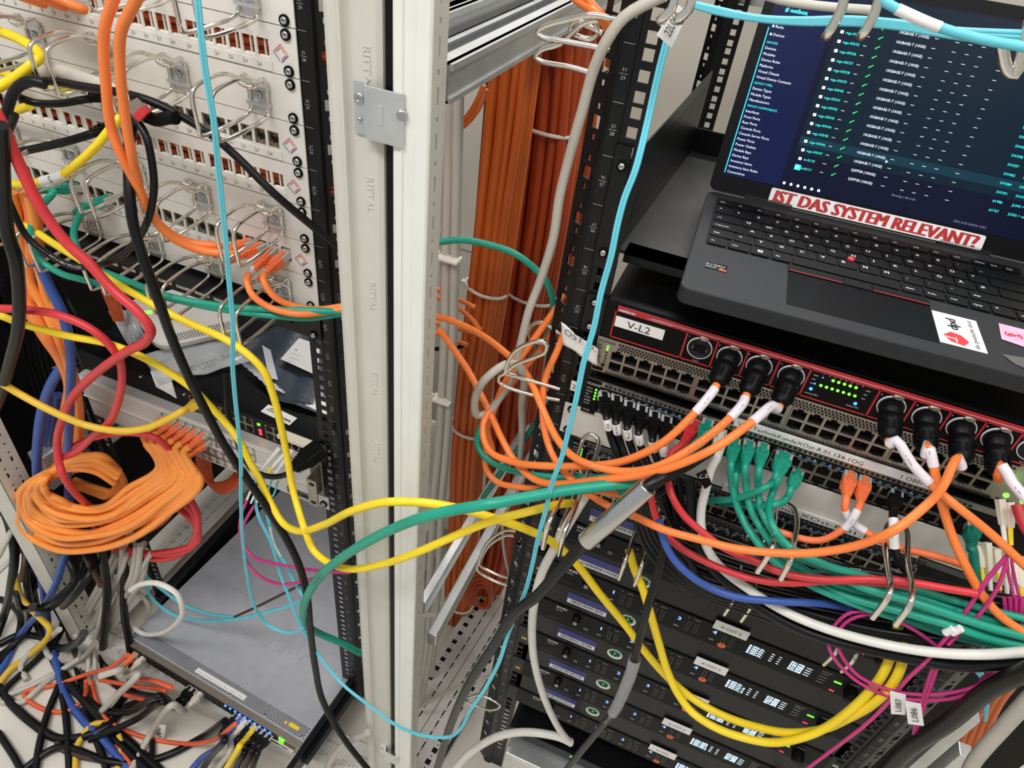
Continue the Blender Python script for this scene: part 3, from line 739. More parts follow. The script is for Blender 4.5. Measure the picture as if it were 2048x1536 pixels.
for i, t_ in enumerate(('1000', '100', 'link')):
    text(mb, t_, V((.5375, YS - .0008, z0 + .030 - i * .0045)), ZX, ZZ, .0015); text(mb, t_, V((.583, YS - .0008, z0 + .030 - i * .0045)), ZX, ZZ, .0015)
for i in range(8): text(mb, str(i + 1), V((.545 + i * .0048, YS - .0008, z0 + .0335)), ZX, ZZ, .0014)
text(mb, 'primary PSU', V((.537, YS - .0008, z0 + .0095)), ZX, ZZ, .0016); text(mb, 'backup PSU', V((.574, YS - .0008, z0 + .0095)), ZX, ZZ, .0016)
mb.build('lettering', 'white_ink', sw)
mb = MB()
for i in range(7): led(mb, .547 + i * .0050, z0 + .0218 , YS - .0004, .0014)
for i in range(5): led(mb, .5545 + i * .0050, z0 + .0305, YS - .0004, .0014)
mb.build('status_light', 'led_green', sw)
mb = MB(); led(mb, .5405, z0 + .0152, YS - .0004, .0017); led(mb, .5805, z0 + .0140, YS - .0004, .0017); led(mb, .5415, z0 + .0218, YS, .001); led(mb, .5455, z0 + .0305, YS, .0008); mb.build('status_light', 'led_blue', sw)
for i, x in enumerate(cx):                     # round chassis sockets, first one empty
    c = V((x, YS - .0004, ZC)); sk = MB()
    sk.lathe([(.0118, 0), (.0118, .0012), (.0110, .0014), (.0108, .0004)], aim(c, ZY), 28, caps=False); ring_o = sk.build('socket_ring', 'white_ink', sw)
    MB().lathe([(.0106, 0), (.0106, .0014), (.0092, .0016), (.0088, .0002)], aim(c, ZY), 24, caps=True).build('socket', 'deep_black', ring_o)
    MB().lathe([(.0050, 0), (.0050, .0016), (.0035, .0024)], aim(c + V((.0012, 0, .0118)), ZY) @ Matrix.Diagonal((1, .55, 1, 1)), 16).build('release_tab', 'nickel', ring_o)
    if i == 0:
        MB().box(x - .0058, x + .0058, YS - .0012, YS - .0006, ZC - .004, ZC + .004).build('jack_opening', 'black_plastic', ring_o)
        mb = MB(); [mb.box(x + s_ * .0064 - .0004, x + s_ * .0064 + .0004, YS - .0014, YS - .0006, ZC - .002, ZC + .001) for s_ in (-1, 1)]; mb.build('contact', 'gold', ring_o)
# ---- nickel-fronted switch (unit 23)
def vents(d, x0, x1, za, zb, p, y): 
    mb = MB(); hexes(mb, x0, x1, za, zb, p, y); mb.build('vent_grille', 'deep_black', d)['kind'] = 'stuff'
z0 = zr(23); h1 = empty('network_switch', (.56, YR, z0), 'nickel-fronted switch of empty ports under the red-framed switch', 'switch')
MB().box(RXL, RXR, YR + .012, .28, z0 + .001, z0 + .0435).build('body', 'black_soft', h1)
fp = MB(); fp.box(.337, .7275, YR, YR + .012, z0 + .0316, z0 + .0432); fp.box(.337, .7275, YR, YR + .012, z0 + .0005, z0 + .0062); fp.box(.337, .3530, YR, YR + .012, z0 + .0062, z0 + .0316)
for a, b_ in ((.4402, .4427), (.5308, .5339), (.6268, .6293), (.7172, .7275)): fp.box(a, b_, YR, YR + .012, z0 + .0062, z0 + .0316)
fp.box(.7275, RXR, YR + .004, YR + .012, z0 + .0005, z0 + .0432)
fp.build('front_panel', 'nickel', h1)
G = ((.3533, .4400), (.4429, .5306), (.5341, .6266), (.6295, .7170))
for a, b_ in G: port_grid(h1, a, z0 + .0065, 6, 2, (b_ - a) / 6, .0125, YR - .0006, 'nickel')
vents(h1, .3585, .7255, z0 + .0322, z0 + .0425, .0034, YR - .0004)
mb = MB()
for k in range(150):
    x = .352 + k * .00248; mb.box(x, x + .0015, YR - .0012, YR, z0 + .0005, z0 + .0030)
mb.build('serrated_edge', 'deep_black', h1)
mb = MB()
for a, b_ in G:
    for k in range(6):
        x = a + (k + .5) * (b_ - a) / 6; text(mb, '%d' % (k * 2 + 1), V((x, YR - .0003, z0 + .0036)), ZX, ZZ, .0018, 'c'); mb.add([(x + .003, YR - .0003, z0 + .0055), (x + .0042, YR - .0003, z0 + .0055), (x + .0036, YR - .0003, z0 + .0042)], [(0, 1, 2)])
text(mb, 'HUAWEI', V((.3385, YR - .0003, z0 + .0372)), ZX, ZZ, .0032, wide=1.0)
for i, t_ in enumerate(('PWR1', 'PWR2', 'SYS', 'STAT', 'SPEED', 'POE', 'MODE')): text(mb, t_, V((.3382, YR - .0003, z0 + .0325 - i * .0036)), ZX, ZZ, .0017)
mb.build('lettering', 'ink', h1)
mb = MB(); led(mb, .3490, z0 + .0335, YR); led(mb, .3490, z0 + .0300, YR); mb.build('status_light', 'led_green', h1)
mb = MB(); [led(mb, .3490, z0 + .0262 - i * .0038, YR) for i in range(4)]; mb.lathe([(.0022, 0), (.0020, .001)], aim(V((.3480, YR, z0 + .0100)), ZY), 12); mb.build('button', 'deep_black', h1)
MB().box(.3375, .3490, YR - .0004, YR, z0 + .002, z0 + .0062).build('model_badge', 'black_plastic', h1)
# ---- black switch with many plugs (unit 22)
mat('print_blue', (140, 178, 214), .5, 0, .1)
def black_switch(n, label, strip, sx0, sx1, stext, tail=''):
    z0 = zr(n); h = empty('network_switch', (.56, YR, z0), label, 'switch')
    MB().box(RXL, RXR, YR + .001, .28, z0 - .009, z0 + .0335).build('body', 'black_soft', h)
    MB().box(.3363, .3515, YR - .003, YR + .001, z0 - .0115, z0 + .0325).build('light_panel', 'black_plastic', h)
    mb = MB(); text(mb, 'HUAWEI', V((.3372, YR - .0032, z0 + .0272)), ZX, ZZ, .0030, wide=.9)
    for i, t_ in enumerate(('PWR1', 'PWR2', 'SYS', 'STAT', 'SPEED', 'STCK')): text(mb, t_, V((.3375, YR - .0032, z0 + .0215 - i * .0042)), ZX, ZZ, .0019)
    text(mb, 'MODE', V((.3385, YR - .0032, z0 - .0085)), ZX, ZZ, .0019); mb.build('lettering', 'white_ink', h)
    mb = MB(); [led(mb, .3480, z0 + .0225 - i * .0042, YR - .003, .0012) for i in range(4)]; mb.build('status_light', 'led_green', h)
    for a, b_ in ((.3545, .4415), (.4445, .5315), (.5350, .6220), (.6255, .7125)):
        port_grid(h, a, z0 - .006, 6, 2, (b_ - a) / 6, .0125, YR - .0006, 'jack_metal', .009)
        MB().box(a, b_, YR - .0004, YR, z0 + .0205, z0 + .0255).build('print_band', 'black_steel', h)
        mb = MB()
        for k in range(6):
            x = a + (k + .5) * (b_ - a) / 6
            text(mb, '%02d' % (k * 2 + 1), V((x - .003, YR - .0006, z0 + .0215)), ZX, ZZ, .0026, 'c'); mb.add([(x + .002, YR - .0006, z0 + .0216), (x + .005, YR - .0006, z0 + .0216), (x + .0035, YR - .0006, z0 + .0242)], [(0, 1, 2)]); mb.box(x - .006, x + .006, YR - .0006, YR - .0005, z0 + .0200, z0 + .0206)
        mb.build('port_numbers', 'print_blue', h)
    mb = MB(); dots(mb, [(.357 + k * .0049, z0 + .0289) for k in range(74)], .0017, YR - .0002, 0); mb.build('vent_holes', 'deep_black', h)['kind'] = 'stuff'
    MB().box(RXL, RXR, YR - .0001, YR + .001, z0 + .0262, z0 + .0332).build('vent_strip', 'nickel' if n == 22 else 'ink_grey', h)
    if strip:
        lb = MB().box(sx0, sx1, YR - .0035, YR - .001, z0 + .0348, z0 + .0442).build('paper_label', 'white_paper', h)
        mb = MB(); text(mb, stext, V((sx0 + .004, YR - .0037, z0 + .0370)), ZX, ZZ, .0048, width=(sx1 - sx0) * (.64 if tail else .95))
        mb.build('label_text', 'ink', lb)
        if tail: mb = MB(); text(mb, tail, V((sx1 - .006, YR - .0037, z0 + .0370)), ZX, ZZ, .0050, 'r', wide=1.0); mb.build('label_text', 'ink', lb)
    return h
s22 = black_switch(22, 'black switch under the long white label, full of coloured plugs', True, .4895, .6770, 'VST-TechnikKundeXOst-R.01.134-1OG', '1 OBEN')
# grey blank panel with wire hooks (unit 21)
z0 = zr(21); gp = empty('cable_manager_panel', (.5587, YR, z0), 'light grey blank panel between two black switches', 'rack panel')
MB().box(XR, XR + .4826, YR, YR + .0016, z0 - .0085, z0 + .034).build('faceplate', 'panel_white', gp)
for z in (z0 - .002, z0 + .028): screw(gp, .3262, YR, z, .0045)
s20 = black_switch(20, 'black switch under the short white label behind the red cables', True, .5050, .7050, 'TechnikKundeXOst-R.01.134-1OG')
s19 = black_switch(19, 'lowest black switch, mostly hidden behind the green cable bundle', False, 0, 0, '')
MB().box(XR, XR + .4826, YR + .004, YR + .006, .752, .792).build('blank_panel', 'black_steel', rackR)
# ---- wireless receivers, one per two units, with blank plates between
mat('blue_sticker', (38, 44, 120), .4, 0, .05); mat('orange_dot', (236, 96, 40), .4, 0, .05); mat('green_dot', (70, 150, 96), .4, 0, .25, 120); mat('led_white', (235, 240, 255), .4, 0, 0, emit=1.2)
names = (('XO-H..', 'XO-H..', 'XO-H..', 'XO-H..'), ('XO-H..', 'XO-H..', 'XO-H..', 'XO-H..'), ('XO-H..', 'XO-H._2', 'XO-H._1', 'XO-H._2'), ('XO-OP1', 'XO-OP2', 'XO-OP3', 'XO-OP4'), ('XO-OP5', 'XO-OP6', 'XO-OP.1', 'XO-OP.2'), ('XO-A1', 'XO-A2', 'XO-A3', 'XO-A4'))
freqs = (('531.125', '530.300', '533.075', '534.250'), ('551.775', '540.300', '541.075', '543.250'), ('612.400', '516.225', '607.225', '651.075'), ('520.275', '521.225', '523.075', '524.250'), ('479.275', '510.225', '681.425', '691.875'), ('600.100', '601.225', '603.075', '604.250'))
xl = (None, 'X-OST-2', 'X-OST-3', 'X-OST-4', 'X-OST-5', 'X-OST')
what = ('topmost, behind the black cable bundle', 'labelled X-OST-2 below the black cable bundle', 'labelled X-OST-3 crossed by the yellow cables', 'between the receivers labelled X-OST-3 and X-OST-5', 'labelled X-OST-5 with an orange dot', 'lowest in the stack of receivers')
for i in range(6):
    zc = .633 - .0889 * (i - 1)
    d = empty('wireless_receiver', (.56, YR, zc - .0215), 'black rack receiver ' + what[i], 'receiver')
    MB().box(RXL, RXR, YR, .30, zc - .0215, zc + .0215).build('body', 'black_plastic', d, bevel=.0008)
    MB().box(.318, .337, YR, YR + .003, zc - .0215, zc + .0215).build('mounting_ear', 'black_steel', d)
    if i < 5:
        MB().box(.325, .333, YR - .001, YR, zc - .008, zc - .003).build('label_tab', 'gold', d)
    mb = MB(); y = YR - .0003
    text(mb, 'SHURE', V((.3645, y, zc + .0140)), ZX, ZZ, .0045, 'l', True, wide=.85); text(mb, 'AD4Q', V((.3645, y, zc + .0085)), ZX, ZZ, .0028)
    text(mb, '------- -------- --------', V((.358, y, zc - .0130)), ZX, ZZ, .0016)
    for x in (.4325, .477, .5216, .568): text(mb, 'sync', V((x, y, zc - .0105)), ZX, ZZ, .0026, 'c', True); text(mb, 'RF', V((x + .010, y, zc + .0150)), ZX, ZZ, .0016); text(mb, 'AUDIO', V((x + .018, y, zc + .0150)), ZX, ZZ, .0018)
    text(mb, 'FUNCTION', V((.700, y, zc + .0135)), ZX, ZZ, .0017); text(mb, 'CONTROL', V((.735, y, zc + .0100)), ZX, ZZ, .0016)
    for k in range(4): mb.box(.7005, .7095, y - .0001, y, zc + .0095 - k * .0062, zc + .0100 - k * .0062)
    mb.build('lettering', 'white_ink', d)
    mb = MB()
    for k, x in enumerate((.4325, .477, .5216, .568)): text(mb, str(k + 1), V((x, y, zc + .0035)), ZX, ZZ, .0070, 'c', True)
    mb.build('channel_numbers', 'lcd_blue', d)
    mb = MB()
    for x in (.4325, .477, .5216, .568):
        for c in (.011, .0145, .021, .0245):
            for k in range(8): mb.box(x + c, x + c + .0016, y - .0006, y, zc - .012 + k * .003, zc - .0108 + k * .003)
    mb.build('level_meters', 'ink_grey', d)['kind'] = 'stuff'
    MB().lathe([(.0062, 0), (.0062, .003), (.0054, .0035), (.0054, .008), (.0046, .0088)], aim(V((.3964, YR, zc + .0062)), ZY), 18).build('headphone_knob', 'black_plastic', d)
    mb = MB(); [mb.box(.3938, .3990, YR - .0091, YR - .0088, zc + .0030 + k * .0018, zc + .0036 + k * .0018) for k in range(4)]; mb.build('knob_marks', 'white_ink', d)
    MB().box(.4098, .4158, YR - .0012, YR, zc - .0115, zc - .0055).build('sensor_window', 'ink_grey', d)
    mb = MB()
    for k in range(4):
        text(mb, names[i][k], V((.6165, y, zc + .0070 - k * .0050)), ZX, ZZ, .0036, 'l', True); mb.box(.6125, .6153, y - .0001, y, zc + .0072 - k * .0050, zc + .0102 - k * .0050)
        text(mb, freqs[i][k], V((.6645, y, zc + .0070 - k * .0050)), ZX, ZZ, .0036, 'l', True); mb.box(.6835, .6905, y - .0001, y, zc + .0082 - k * .005, zc + .0090 - k * .005)
        mb.box(.6405, .6440, y - .0001, y, zc + .0082 - k * .0050, zc + .0092 - k * .0050); mb.box(.6500, .6530, y - .0001, y, zc + .0082 - k * .0050, zc + .0090 - k * .0050)
    mb.build('display_text', 'lcd', d)
    MB().box(.7185, .7270, YR - .0006, YR, zc + .0026, zc + .0046).build('enter_light', 'led_green', d); MB().box(.7195, .7255, YR - .0006, YR, zc - .0165, zc - .0150).build('exit_light', 'led_red', d)
    kb = MB().lathe([(.0085, 0), (.0085, .010), (.0075, .012), (.0, .0122)], aim(V((.7420, YR, zc - .0060)), ZY), 24).build('control_knob', 'black_plastic', d)
    if i > 0:
        od = MB().lathe([(.0052, 0), (.0052, .0004)], aim(V((.5830, YR, zc - .0140)), ZY), 20).build('round_sticker', 'orange_dot', d)
        mb = MB(); text(mb, str(i), V((.5830, YR - .0006, zc - .0158)), ZX, ZZ, .0035, 'c'); mb.build('sticker_number', 'ink', od)
    # blank plate above, carrying stickers
    zb = zc + .0225
    b = empty('blank_panel', (.56, YR, zb), 'black blank plate with a barcode sticker above the receiver ' + ('behind the cable bundle', 'labelled X-OST-2', 'labelled X-OST-3', 'following X-OST-3', 'labelled X-OST-5', 'lowest in the stack')[i], 'rack panel')
    MB().box(.330, .79, YR + .002, YR + .004, zb, zb + .0435).build('faceplate', 'black_steel', b)
    ss = MB().box(.3755, .434, YR + .0014, YR + .002, zb + .0100, zb + .0340).build('barcode_sticker', 'blue_sticker', b)
    wh = MB().box(.3765, .433, YR + .0010, YR + .0014, zb + .0115, zb + .0205).build('barcode_strip', 'white_paper', ss)
    mb = MB(); rr_ = random.Random(i); x = .3805
    while x < .429: w_ = rr_.choice((.0004, .0007, .0011)); mb.box(x, x + w_, YR + .0008, YR + .0010, zb + .0140, zb + .0195); x += w_ + rr_.choice((.0005, .0009))
    mb.build('barcode', 'ink', ss)
    mb = MB(); text(mb, '-----------', V((.3985, YR + .0012, zb + .0275)), ZX, ZZ, .0030, 'l', True); text(mb, '---------------------', V((.3905, YR + .0012, zb + .0235)), ZX, ZZ, .0020); mb.build('sticker_text', 'ink_grey', ss)
    if i > 0:
        MB().lathe([(.0112, 0), (.0112, .0005)], aim(V((.4625, YR + .002, zb + .0235)), ZY), 24).build('round_sticker', 'white_paper', b)
        g_ = MB(); 
        for k in range(7):
            a = k * .9; g_.lathe([(.0042, 0), (.0038, .0003)], aim(V((.4625 + .0055 * math.cos(a), YR + .0014, zb + .0255 + .0048 * math.sin(a))), ZY), 8)
        g_.build('leaf_print', 'green_dot', b)
    if xl[i]:
        lx0 = .5625; lb = MB().box(lx0, lx0 + .043, YR - .0022, YR - .0016, zc + .0165, zc + .0345).build('paper_label', 'white_paper', b)
        mb = MB(); text(mb, xl[i], V((lx0 + .0215, YR - .0024, zc + .0225)), ZX, ZZ, .0050, 'c'); mb.build('label_text', 'ink', lb)
# lowest units of the right rack
lo = device('power_unit', .345, .78, YR - .03, .3, .06, .125, 'zinc', 'grey metal unit below the wireless receivers', 'power unit')
MB().box(.36, .77, YR - .0315, YR - .03, .068, .118).build('front_panel', 'device_silver', lo)
dk = device('network_switch', .337, .78, YR, .3, .135, .160, 'black_soft', 'black unit with one green light under the receivers', 'switch')
mb = MB(); led(mb, .455, .152, YR - .0005, .0016); mb.build('status_light', 'led_green', dk)
# ---- wire hooks on the grey panel, rings on the rail
def hook(x, z, y0, label, reach=.085, drop=.03, gap=.009, lean=0.0, group='hooks of the right rack'):
    pts = []
    a = [V((x - gap, y0 - reach + .004, z - drop)), V((x - gap, y0 - reach, z - .004)), V((x - gap, y0 - reach + .004, z + .001)), V((x - gap, y0 - .02, z + .010)), V((x - gap, y0 - .006, z + .014)), V((x - gap * .7, y0 - .003, z + .020)), V((x, y0 - .003, z + .023))]
    b_ = [V((2 * x - p.x, p.y, p.z)) for p in a[:-1]][::-1]
    o = tag(MB().tube(spline(a + b_, .005), .0022, 8).build('cable_hook', 'chrome'), label, 'cable hook', group)
    return o
def hookpix(pts, label):
    tag(MB().tube(spline([at(*p) for p in pts], .005), .0027, 8).build('cable_hook', 'chrome'), label, 'cable hook', 'hooks of the right rack')
hookpix([(1515, 1144, -.125), (1543, 1098, -.125), (1547, 1058, -.09), (1552, 1021, -.05), (1558, 1010, -.03), (1570, 1006, -.025), (1586, 1014, -.03), (1594, 1040, -.05), (1588, 1085, -.09), (1581, 1120, -.125), (1562, 1158, -.125)], 'chrome wire hook below the green plugs')
hookpix([(1745, 1236, -.14), (1779, 1187, -.14), (1776, 1140, -.105), (1770, 1085, -.06), (1776, 1050, -.03), (1795, 1040, -.025), (1811, 1058, -.035), (1815, 1120, -.08), (1822, 1203, -.14), (1791, 1250, -.14)], 'chrome wire hook beside the black plug with a white sleeve')
hookpix([(1086, 1097, -.14), (1097, 1047, -.14), (1120, 1002, -.11), (1140, 960, -.07), (1157, 905, -.035), (1166, 880, -.02), (1180, 868, -.018), (1196, 878, -.02), (1193, 905, -.035), (1172, 955, -.07), (1150, 1015, -.11), (1128, 1068, -.14), (1119, 1110, -.14)], 'chrome wire hook beside the black plugs with white sleeves')
for px, py, t_ in ((1478, 1200, 'resting over the label X-OST-2'), (1678, 1300, 'inside the loop of thin magenta cables'), (1265, 1130, 'between the yellow and black cables'), (1105, 1060, 'in front of the dark rail beside the steel tube')):
    c = at(px, py, -.075); hook(c.x, c.z + .02, YR, 'chrome wire hook ' + t_, .085, .036)
def ringpix(pts, Y, label, w_=.0022, closed=False, group=None):
    o = tag(MB().tube(spline([at(x, y, Y + (dy[0] if dy else 0)) for x, y, *dy in pts], .006), w_, 8, closed=closed).build('cable_ring', 'chrome'), label, 'cable ring', group); return o
ringpix([(1232, 38), (1180, 30), (1140, 38), (1090, 52), (1074, 64), (1082, 74), (1130, 83), (1200, 96), (1220, 100)], -.01, 'upper chrome wire ring around the two orange cables by the dark rail')
ringpix([(1215, 72), (1175, 52), (1152, 42), (1140, 60), (1150, 70), (1180, 78), (1196, 70), (1192, 48)], .02, 'small bent chrome wire behind the upper ring at the dark rail')
ringpix([(1206, 40), (1170, 46), (1120, 88), (1082, 100), (1071, 114), (1080, 122), (1140, 134), (1200, 148), (1222, 140)], .015, 'lower chrome wire ring beside the dark rail above the orange bundles')
ringpix([(1120, 668), (1085, 645), (1064, 650), (1058, 668), (1066, 682), (1120, 690), (1150, 694)], .01, 'chrome wire ring at the dark rail above the grey cable loop')
ringpix([(1010, 745), (1020, 715), (1040, 695), (1085, 682), (1094, 692), (1090, 705), (1068, 715), (1030, 730), (1005, 750)], -.045, 'dark chrome ring holding the looped grey cable')
ringpix([(1120, 800), (1080, 793), (1010, 772), (997, 762), (1004, 748), (1050, 758), (1120, 778)], -.03, 'doubled chrome wire under the looped grey cable')
ringpix([(1035, 1160), (1020, 1170), (985, 1160), (955, 1140), (957, 1125), (975, 1085), (1015, 1060), (1032, 1062)], .01, 'outer chrome ring low beside the dark rail over the punched base')
ringpix([(1033, 1145), (1018, 1155), (985, 1145), (960, 1130), (964, 1115), (980, 1090), (1015, 1070), (1028, 1072)], .02, 'inner chrome ring low beside the dark rail over the punched base')
ringpix([(928, 1398), (960, 1390), (1000, 1410), (980, 1420), (935, 1405)], -.02, 'flattened chrome ring near the foot of the dark rail')
# foreground rings out of focus at the top right
for px, t_ in ((1320, 'beside the white flag tag'), (1355, 'beside the white flag tag'), (1660, 'in front of the laptop screen top'), (1730, 'in front of the laptop screen top')):
    a = at(px + 40, -60, -.14); b_ = at(px + 22, 20, -.14); c = at(px - 5 if px > 1500 else px, 70 if px > 1500 else 40, -.14)
    tag(MB().tube(spline([a, b_, c, c + V((0, .01, -.002))], .006), .0026, 8).build('cable_hook', 'chrome'), 'overhead chrome wire hook ' + t_, 'cable hook', 'overhead hooks')
tag(MB().tube(spline([at(x, y, -.12) for x, y in ((2003, 85), (2015, 140), (2030, 150), (2046, 100), (2060, 40))], .005), .003, 8).build('cable_hook', 'chrome'), 'bent chrome wire hanging over the screen edge', 'cable hook')
# cloth tape label on the rail and small paper number
tp = tag(sheet('tape_label', [at(1122, 645, -.012), at(1196, 700, -.012), at(1194, 732, -.010), at(1126, 690, -.012)], 'white_paper', None, 8, .002, 4), 'curled white tape with handwriting stuck on the dark rail', 'label')
mb = MB(); o_ = at(1128, 668, -.0155); e1 = (at(1190, 704, -.0155) - o_).normalized(); e2 = (at(1132, 650, -.0155) - o_).normalized(); text(mb, 'OST O.1', o_, e1, e2, .0075, wide=1.1); mb.build('handwriting', 'ink_grey', tp)
nb = tag(MB().box(*sorted((at(1143, 770, YR).x, at(1161, 770, YR).x)), YR - .0040, YR - .0036, at(1150, 778, YR).z, at(1150, 758, YR).z).build('number_label', 'white_paper'), 'small white number label stuck on the dark rail', 'label')
mb = MB(); c = at(1152, 774, YR); text(mb, '21', V((c.x, YR - .0042, c.z)), ZX, ZZ, .006, 'c'); mb.build('number', 'ink', nb)
# ================================================================ shelf and laptop
mat('laptop_grey', (42, 43, 45), .5, .1, .06, 60, spec=.25); mat('key_black', (9, 9, 10), .5, 0, .1, spec=.18); mat('pad_black', (11, 11, 12), .3, 0, .1, spec=.2)
mat('screen_navy', (9, 14, 44), .3, 0, .0, emit=.5); mat('screen_side', (14, 26, 74), .3, 0, .0, emit=.5); mat('screen_teal', (8, 34, 50), .3, 0, .0, emit=.5); mat('screen_hover', (18, 62, 78), .3, 0, .0, emit=.5)
mat('text_white', (214, 222, 236), .4, 0, 0, emit=.5); mat('text_cyan', (30, 226, 220), .4, 0, 0, emit=.5); mat('text_green', (40, 214, 90), .4, 0, 0, emit=.5); mat('text_dim', (110, 124, 160), .4, 0, 0, emit=.4)
for n_s in ('screen_navy', 'screen_side', 'screen_teal', 'screen_hover'):
    b_s = MATS[n_s].node_tree.nodes['Principled BSDF']; [MATS[n_s].node_tree.links.remove(l) for l in list(b_s.inputs['Base Color'].links)]; b_s.inputs['Base Color'].default_value = (.004, .004, .006, 1); b_s.inputs['Specular IOR Level'].default_value = .1
mat('pink', (226, 176, 204), .4, 0, .04)
ZT = 1.103
sh = empty('rack_shelf', (.56, .05, ZT - .01), 'black vented rack shelf carrying the laptop', 'shelf')
YT = .030
def shx(y): return .3320 + (y - YT) * .045
tm = MB(); tm.hexa([V((shx(YT), YT, ZT - .0035)), V((.785, YT, ZT - .0035)), V((.785, .345, ZT - .0035)), V((shx(.345), .345, ZT - .0035))], [V((shx(YT), YT, ZT)), V((.785, YT, ZT)), V((.785, .345, ZT)), V((shx(.345), .345, ZT))])
mat('tray_grey', (74, 74, 74), .3, .35, .08, 25)
tm.build('tray', 'tray_grey', sh)
MB().box(.338, .785, .050, YT, ZT - .012, ZT).build('front_lip', 'black_steel', sh); MB().box(shx(.345), .785, .345, .348, ZT, ZT + .03).build('back_lip', 'black_steel', sh)
# slotted side wall
hs = [(.02 + i * .0145, .0225 + i * .0145, .018, .088) for i in range(20)]
ws = plate(MB(), 0, .315, 0, .100, 0, .0015, hs); dv = V((shx(.345) - shx(YT), .315, 0)).normalized()
mapped(ws, frame(V((shx(YT), YT, ZT)), dv, V((-dv.y, dv.x, 0)), ZZ)).build('side_wall', 'black_steel', sh)
MB().box(.3165, .3300, YR - .001, YR + .001, ZT - .004, ZT + .112).build('mounting_ear', 'black_steel', sh); MB().box(.3285, .3305, YR, YT, ZT, ZT + .10).build('ear_arm', 'black_steel', sh)
for z in (ZT + .012, ZT + .095): screw(sh, .3245, YR - .001, z, .0045)
# ---- laptop, turned a little on the shelf
yaw = math.radians(3.0); lxv = V((math.cos(yaw), math.sin(yaw), 0)); lyv = V((-math.sin(yaw), math.cos(yaw), 0))
ZD = 1.1215; L0 = atz(1355, 570, ZD) + V((.002, -.002, 0))
TL = frame(L0, lxv, lyv, ZZ); LW, LD = .342, .227
lp = empty('laptop', tuple(L0 + lxv * LW / 2 + lyv * LD / 2 - ZZ * .018), 'open dark grey laptop with stickers, on the black shelf', 'laptop')
bs = MB().prism([(p[0] + LW / 2, p[1] + LD / 2) for p in rrect(LW, LD, .010)], -.0155, 0, TL).build('base', 'laptop_grey', lp, bevel=.0015)
MB().box(.012, LW - .012, .010, LD - .012, -.018, -.0155, TL).build('underside', 'black_plastic', lp)
def decal(x0, x1, y0, y1, m, name, h=.0004, par=bs): return MB().box(x0, x1, y0, y1, 0, h, TL).build(name, m, par)
# keyboard
kx0, ky1 = .0135, .2065; kp = .0196; kh = .0187
kb = MB().box(kx0 - .002, kx0 + 15.3 * kp + .002, ky1 - 5.95 * kh - .002, ky1 + .003, 0, .0003, TL).build('keyboard_deck', 'key_black', lp)
rows = [
 [('Esc', 1.0)] + [('F%d' % i, 1.0) for i in range(1, 13)] + [('Home', .75), ('End', .75), ('Del', .8)],
 [('^', 1), ('1', 1), ('2', 1), ('3', 1), ('4', 1), ('5', 1), ('6', 1), ('7', 1), ('8', 1), ('9', 1), ('0', 1), ('ß', 1), ('´', 1), ('<-', 2.3)],
 [('->|', 1.5), ('Q', 1), ('W', 1), ('E', 1), ('R', 1), ('T', 1), ('Z', 1), ('U', 1), ('I', 1), ('O', 1), ('P', 1), ('Ü', 1), ('*', 1), ('', 1.8)],
 [('CapsLock', 1.75), ('A', 1), ('S', 1), ('D', 1), ('F', 1), ('G', 1), ('H', 1), ('J', 1), ('K', 1), ('L', 1), ('Ö', 1), ('Ä', 1), ('#', 1), ('', 1.55)],
 [('Shift', 1.25), ('<', 1), ('Y', 1), ('X', 1), ('C', 1), ('V', 1), ('B', 1), ('N', 1), ('M', 1), (',', 1), ('.', 1), ('-', 1), ('Shift', 3.05)],
 [('Fn', 1), ('Ctrl', 1.1), ('', 1), ('Alt', 1), ('', 5.0), ('AltGr', 1), ('PrtSc', 1), ('Ctrl', 1), ('PgUp', .95), ('^', 1.1), ('PgDn', .95)]]
for r, row in enumerate(rows):
    x = kx0; yb = ky1 - (r + 1) * kh + (.0045 if r == 0 else .0)
    hh_ = kh - .0026 if r else kh - .0068
    for nm, wd in row:
        w_ = wd * kp - .0022
        p_ = [(a + x + w_ / 2, b + yb + hh_ / 2 + .0005) for a, b in rrect(w_, hh_, .0022, 3)]
        k_ = MB().prism(p_, .0003, .0016, TL).build('key', 'key_black', lp)
        if nm:
            mb = MB(); hgt = .0042 if len(nm) == 1 else .0024
            text(mb, nm, TL @ V((x + .0030, yb + hh_ - .0075 if len(nm) == 1 else yb + hh_ * .4, .00175)), lxv, lyv, hgt, 'l', True); mb.build('key_legend', 'white_ink', k_)
        elif r == 5 and wd == 1:
            mb = MB(); [mb.box(x + .006 + a * .0026, x + .0082 + a * .0026, yb + .006 + b * .0026, yb + .0082 + b * .0026, .0017, .0018, TL) for a in (0, 1) for b in (0, 1)]; mb.build('key_legend', 'white_ink', k_)
        x += wd * kp
gx = kx0 + (1.75 + 5.0) * kp; gy = ky1 - 4 * kh
MB().lathe([(.0034, .0016), (.0036, .0028), (.0030, .0036), (.0, .0037)], Matrix.Translation(TL @ V((gx + .002, gy + .001, 0))), 16).build('pointing_stick', 'red', lp)
# touchpad with button strip
pd = MB().box(.090, .214, .018, .0790, 0, .0003, TL).build('touchpad', 'pad_black', lp)
for a, b_, l0, l1 in ((.090, .139, 0, 1), (.1395, .1645, 0, 0), (.165, .214, 0, 1)):
    k_ = MB().box(a, b_, .0795, .0925, 0, .0012, TL).build('touchpad_button', 'key_black', lp)
    if l1: MB().box(a + .0005, b_ - .0005, .0800 if a < .1 else .0800, .0812, .0012, .0014, TL).build('red_line', 'red_paint', k_)
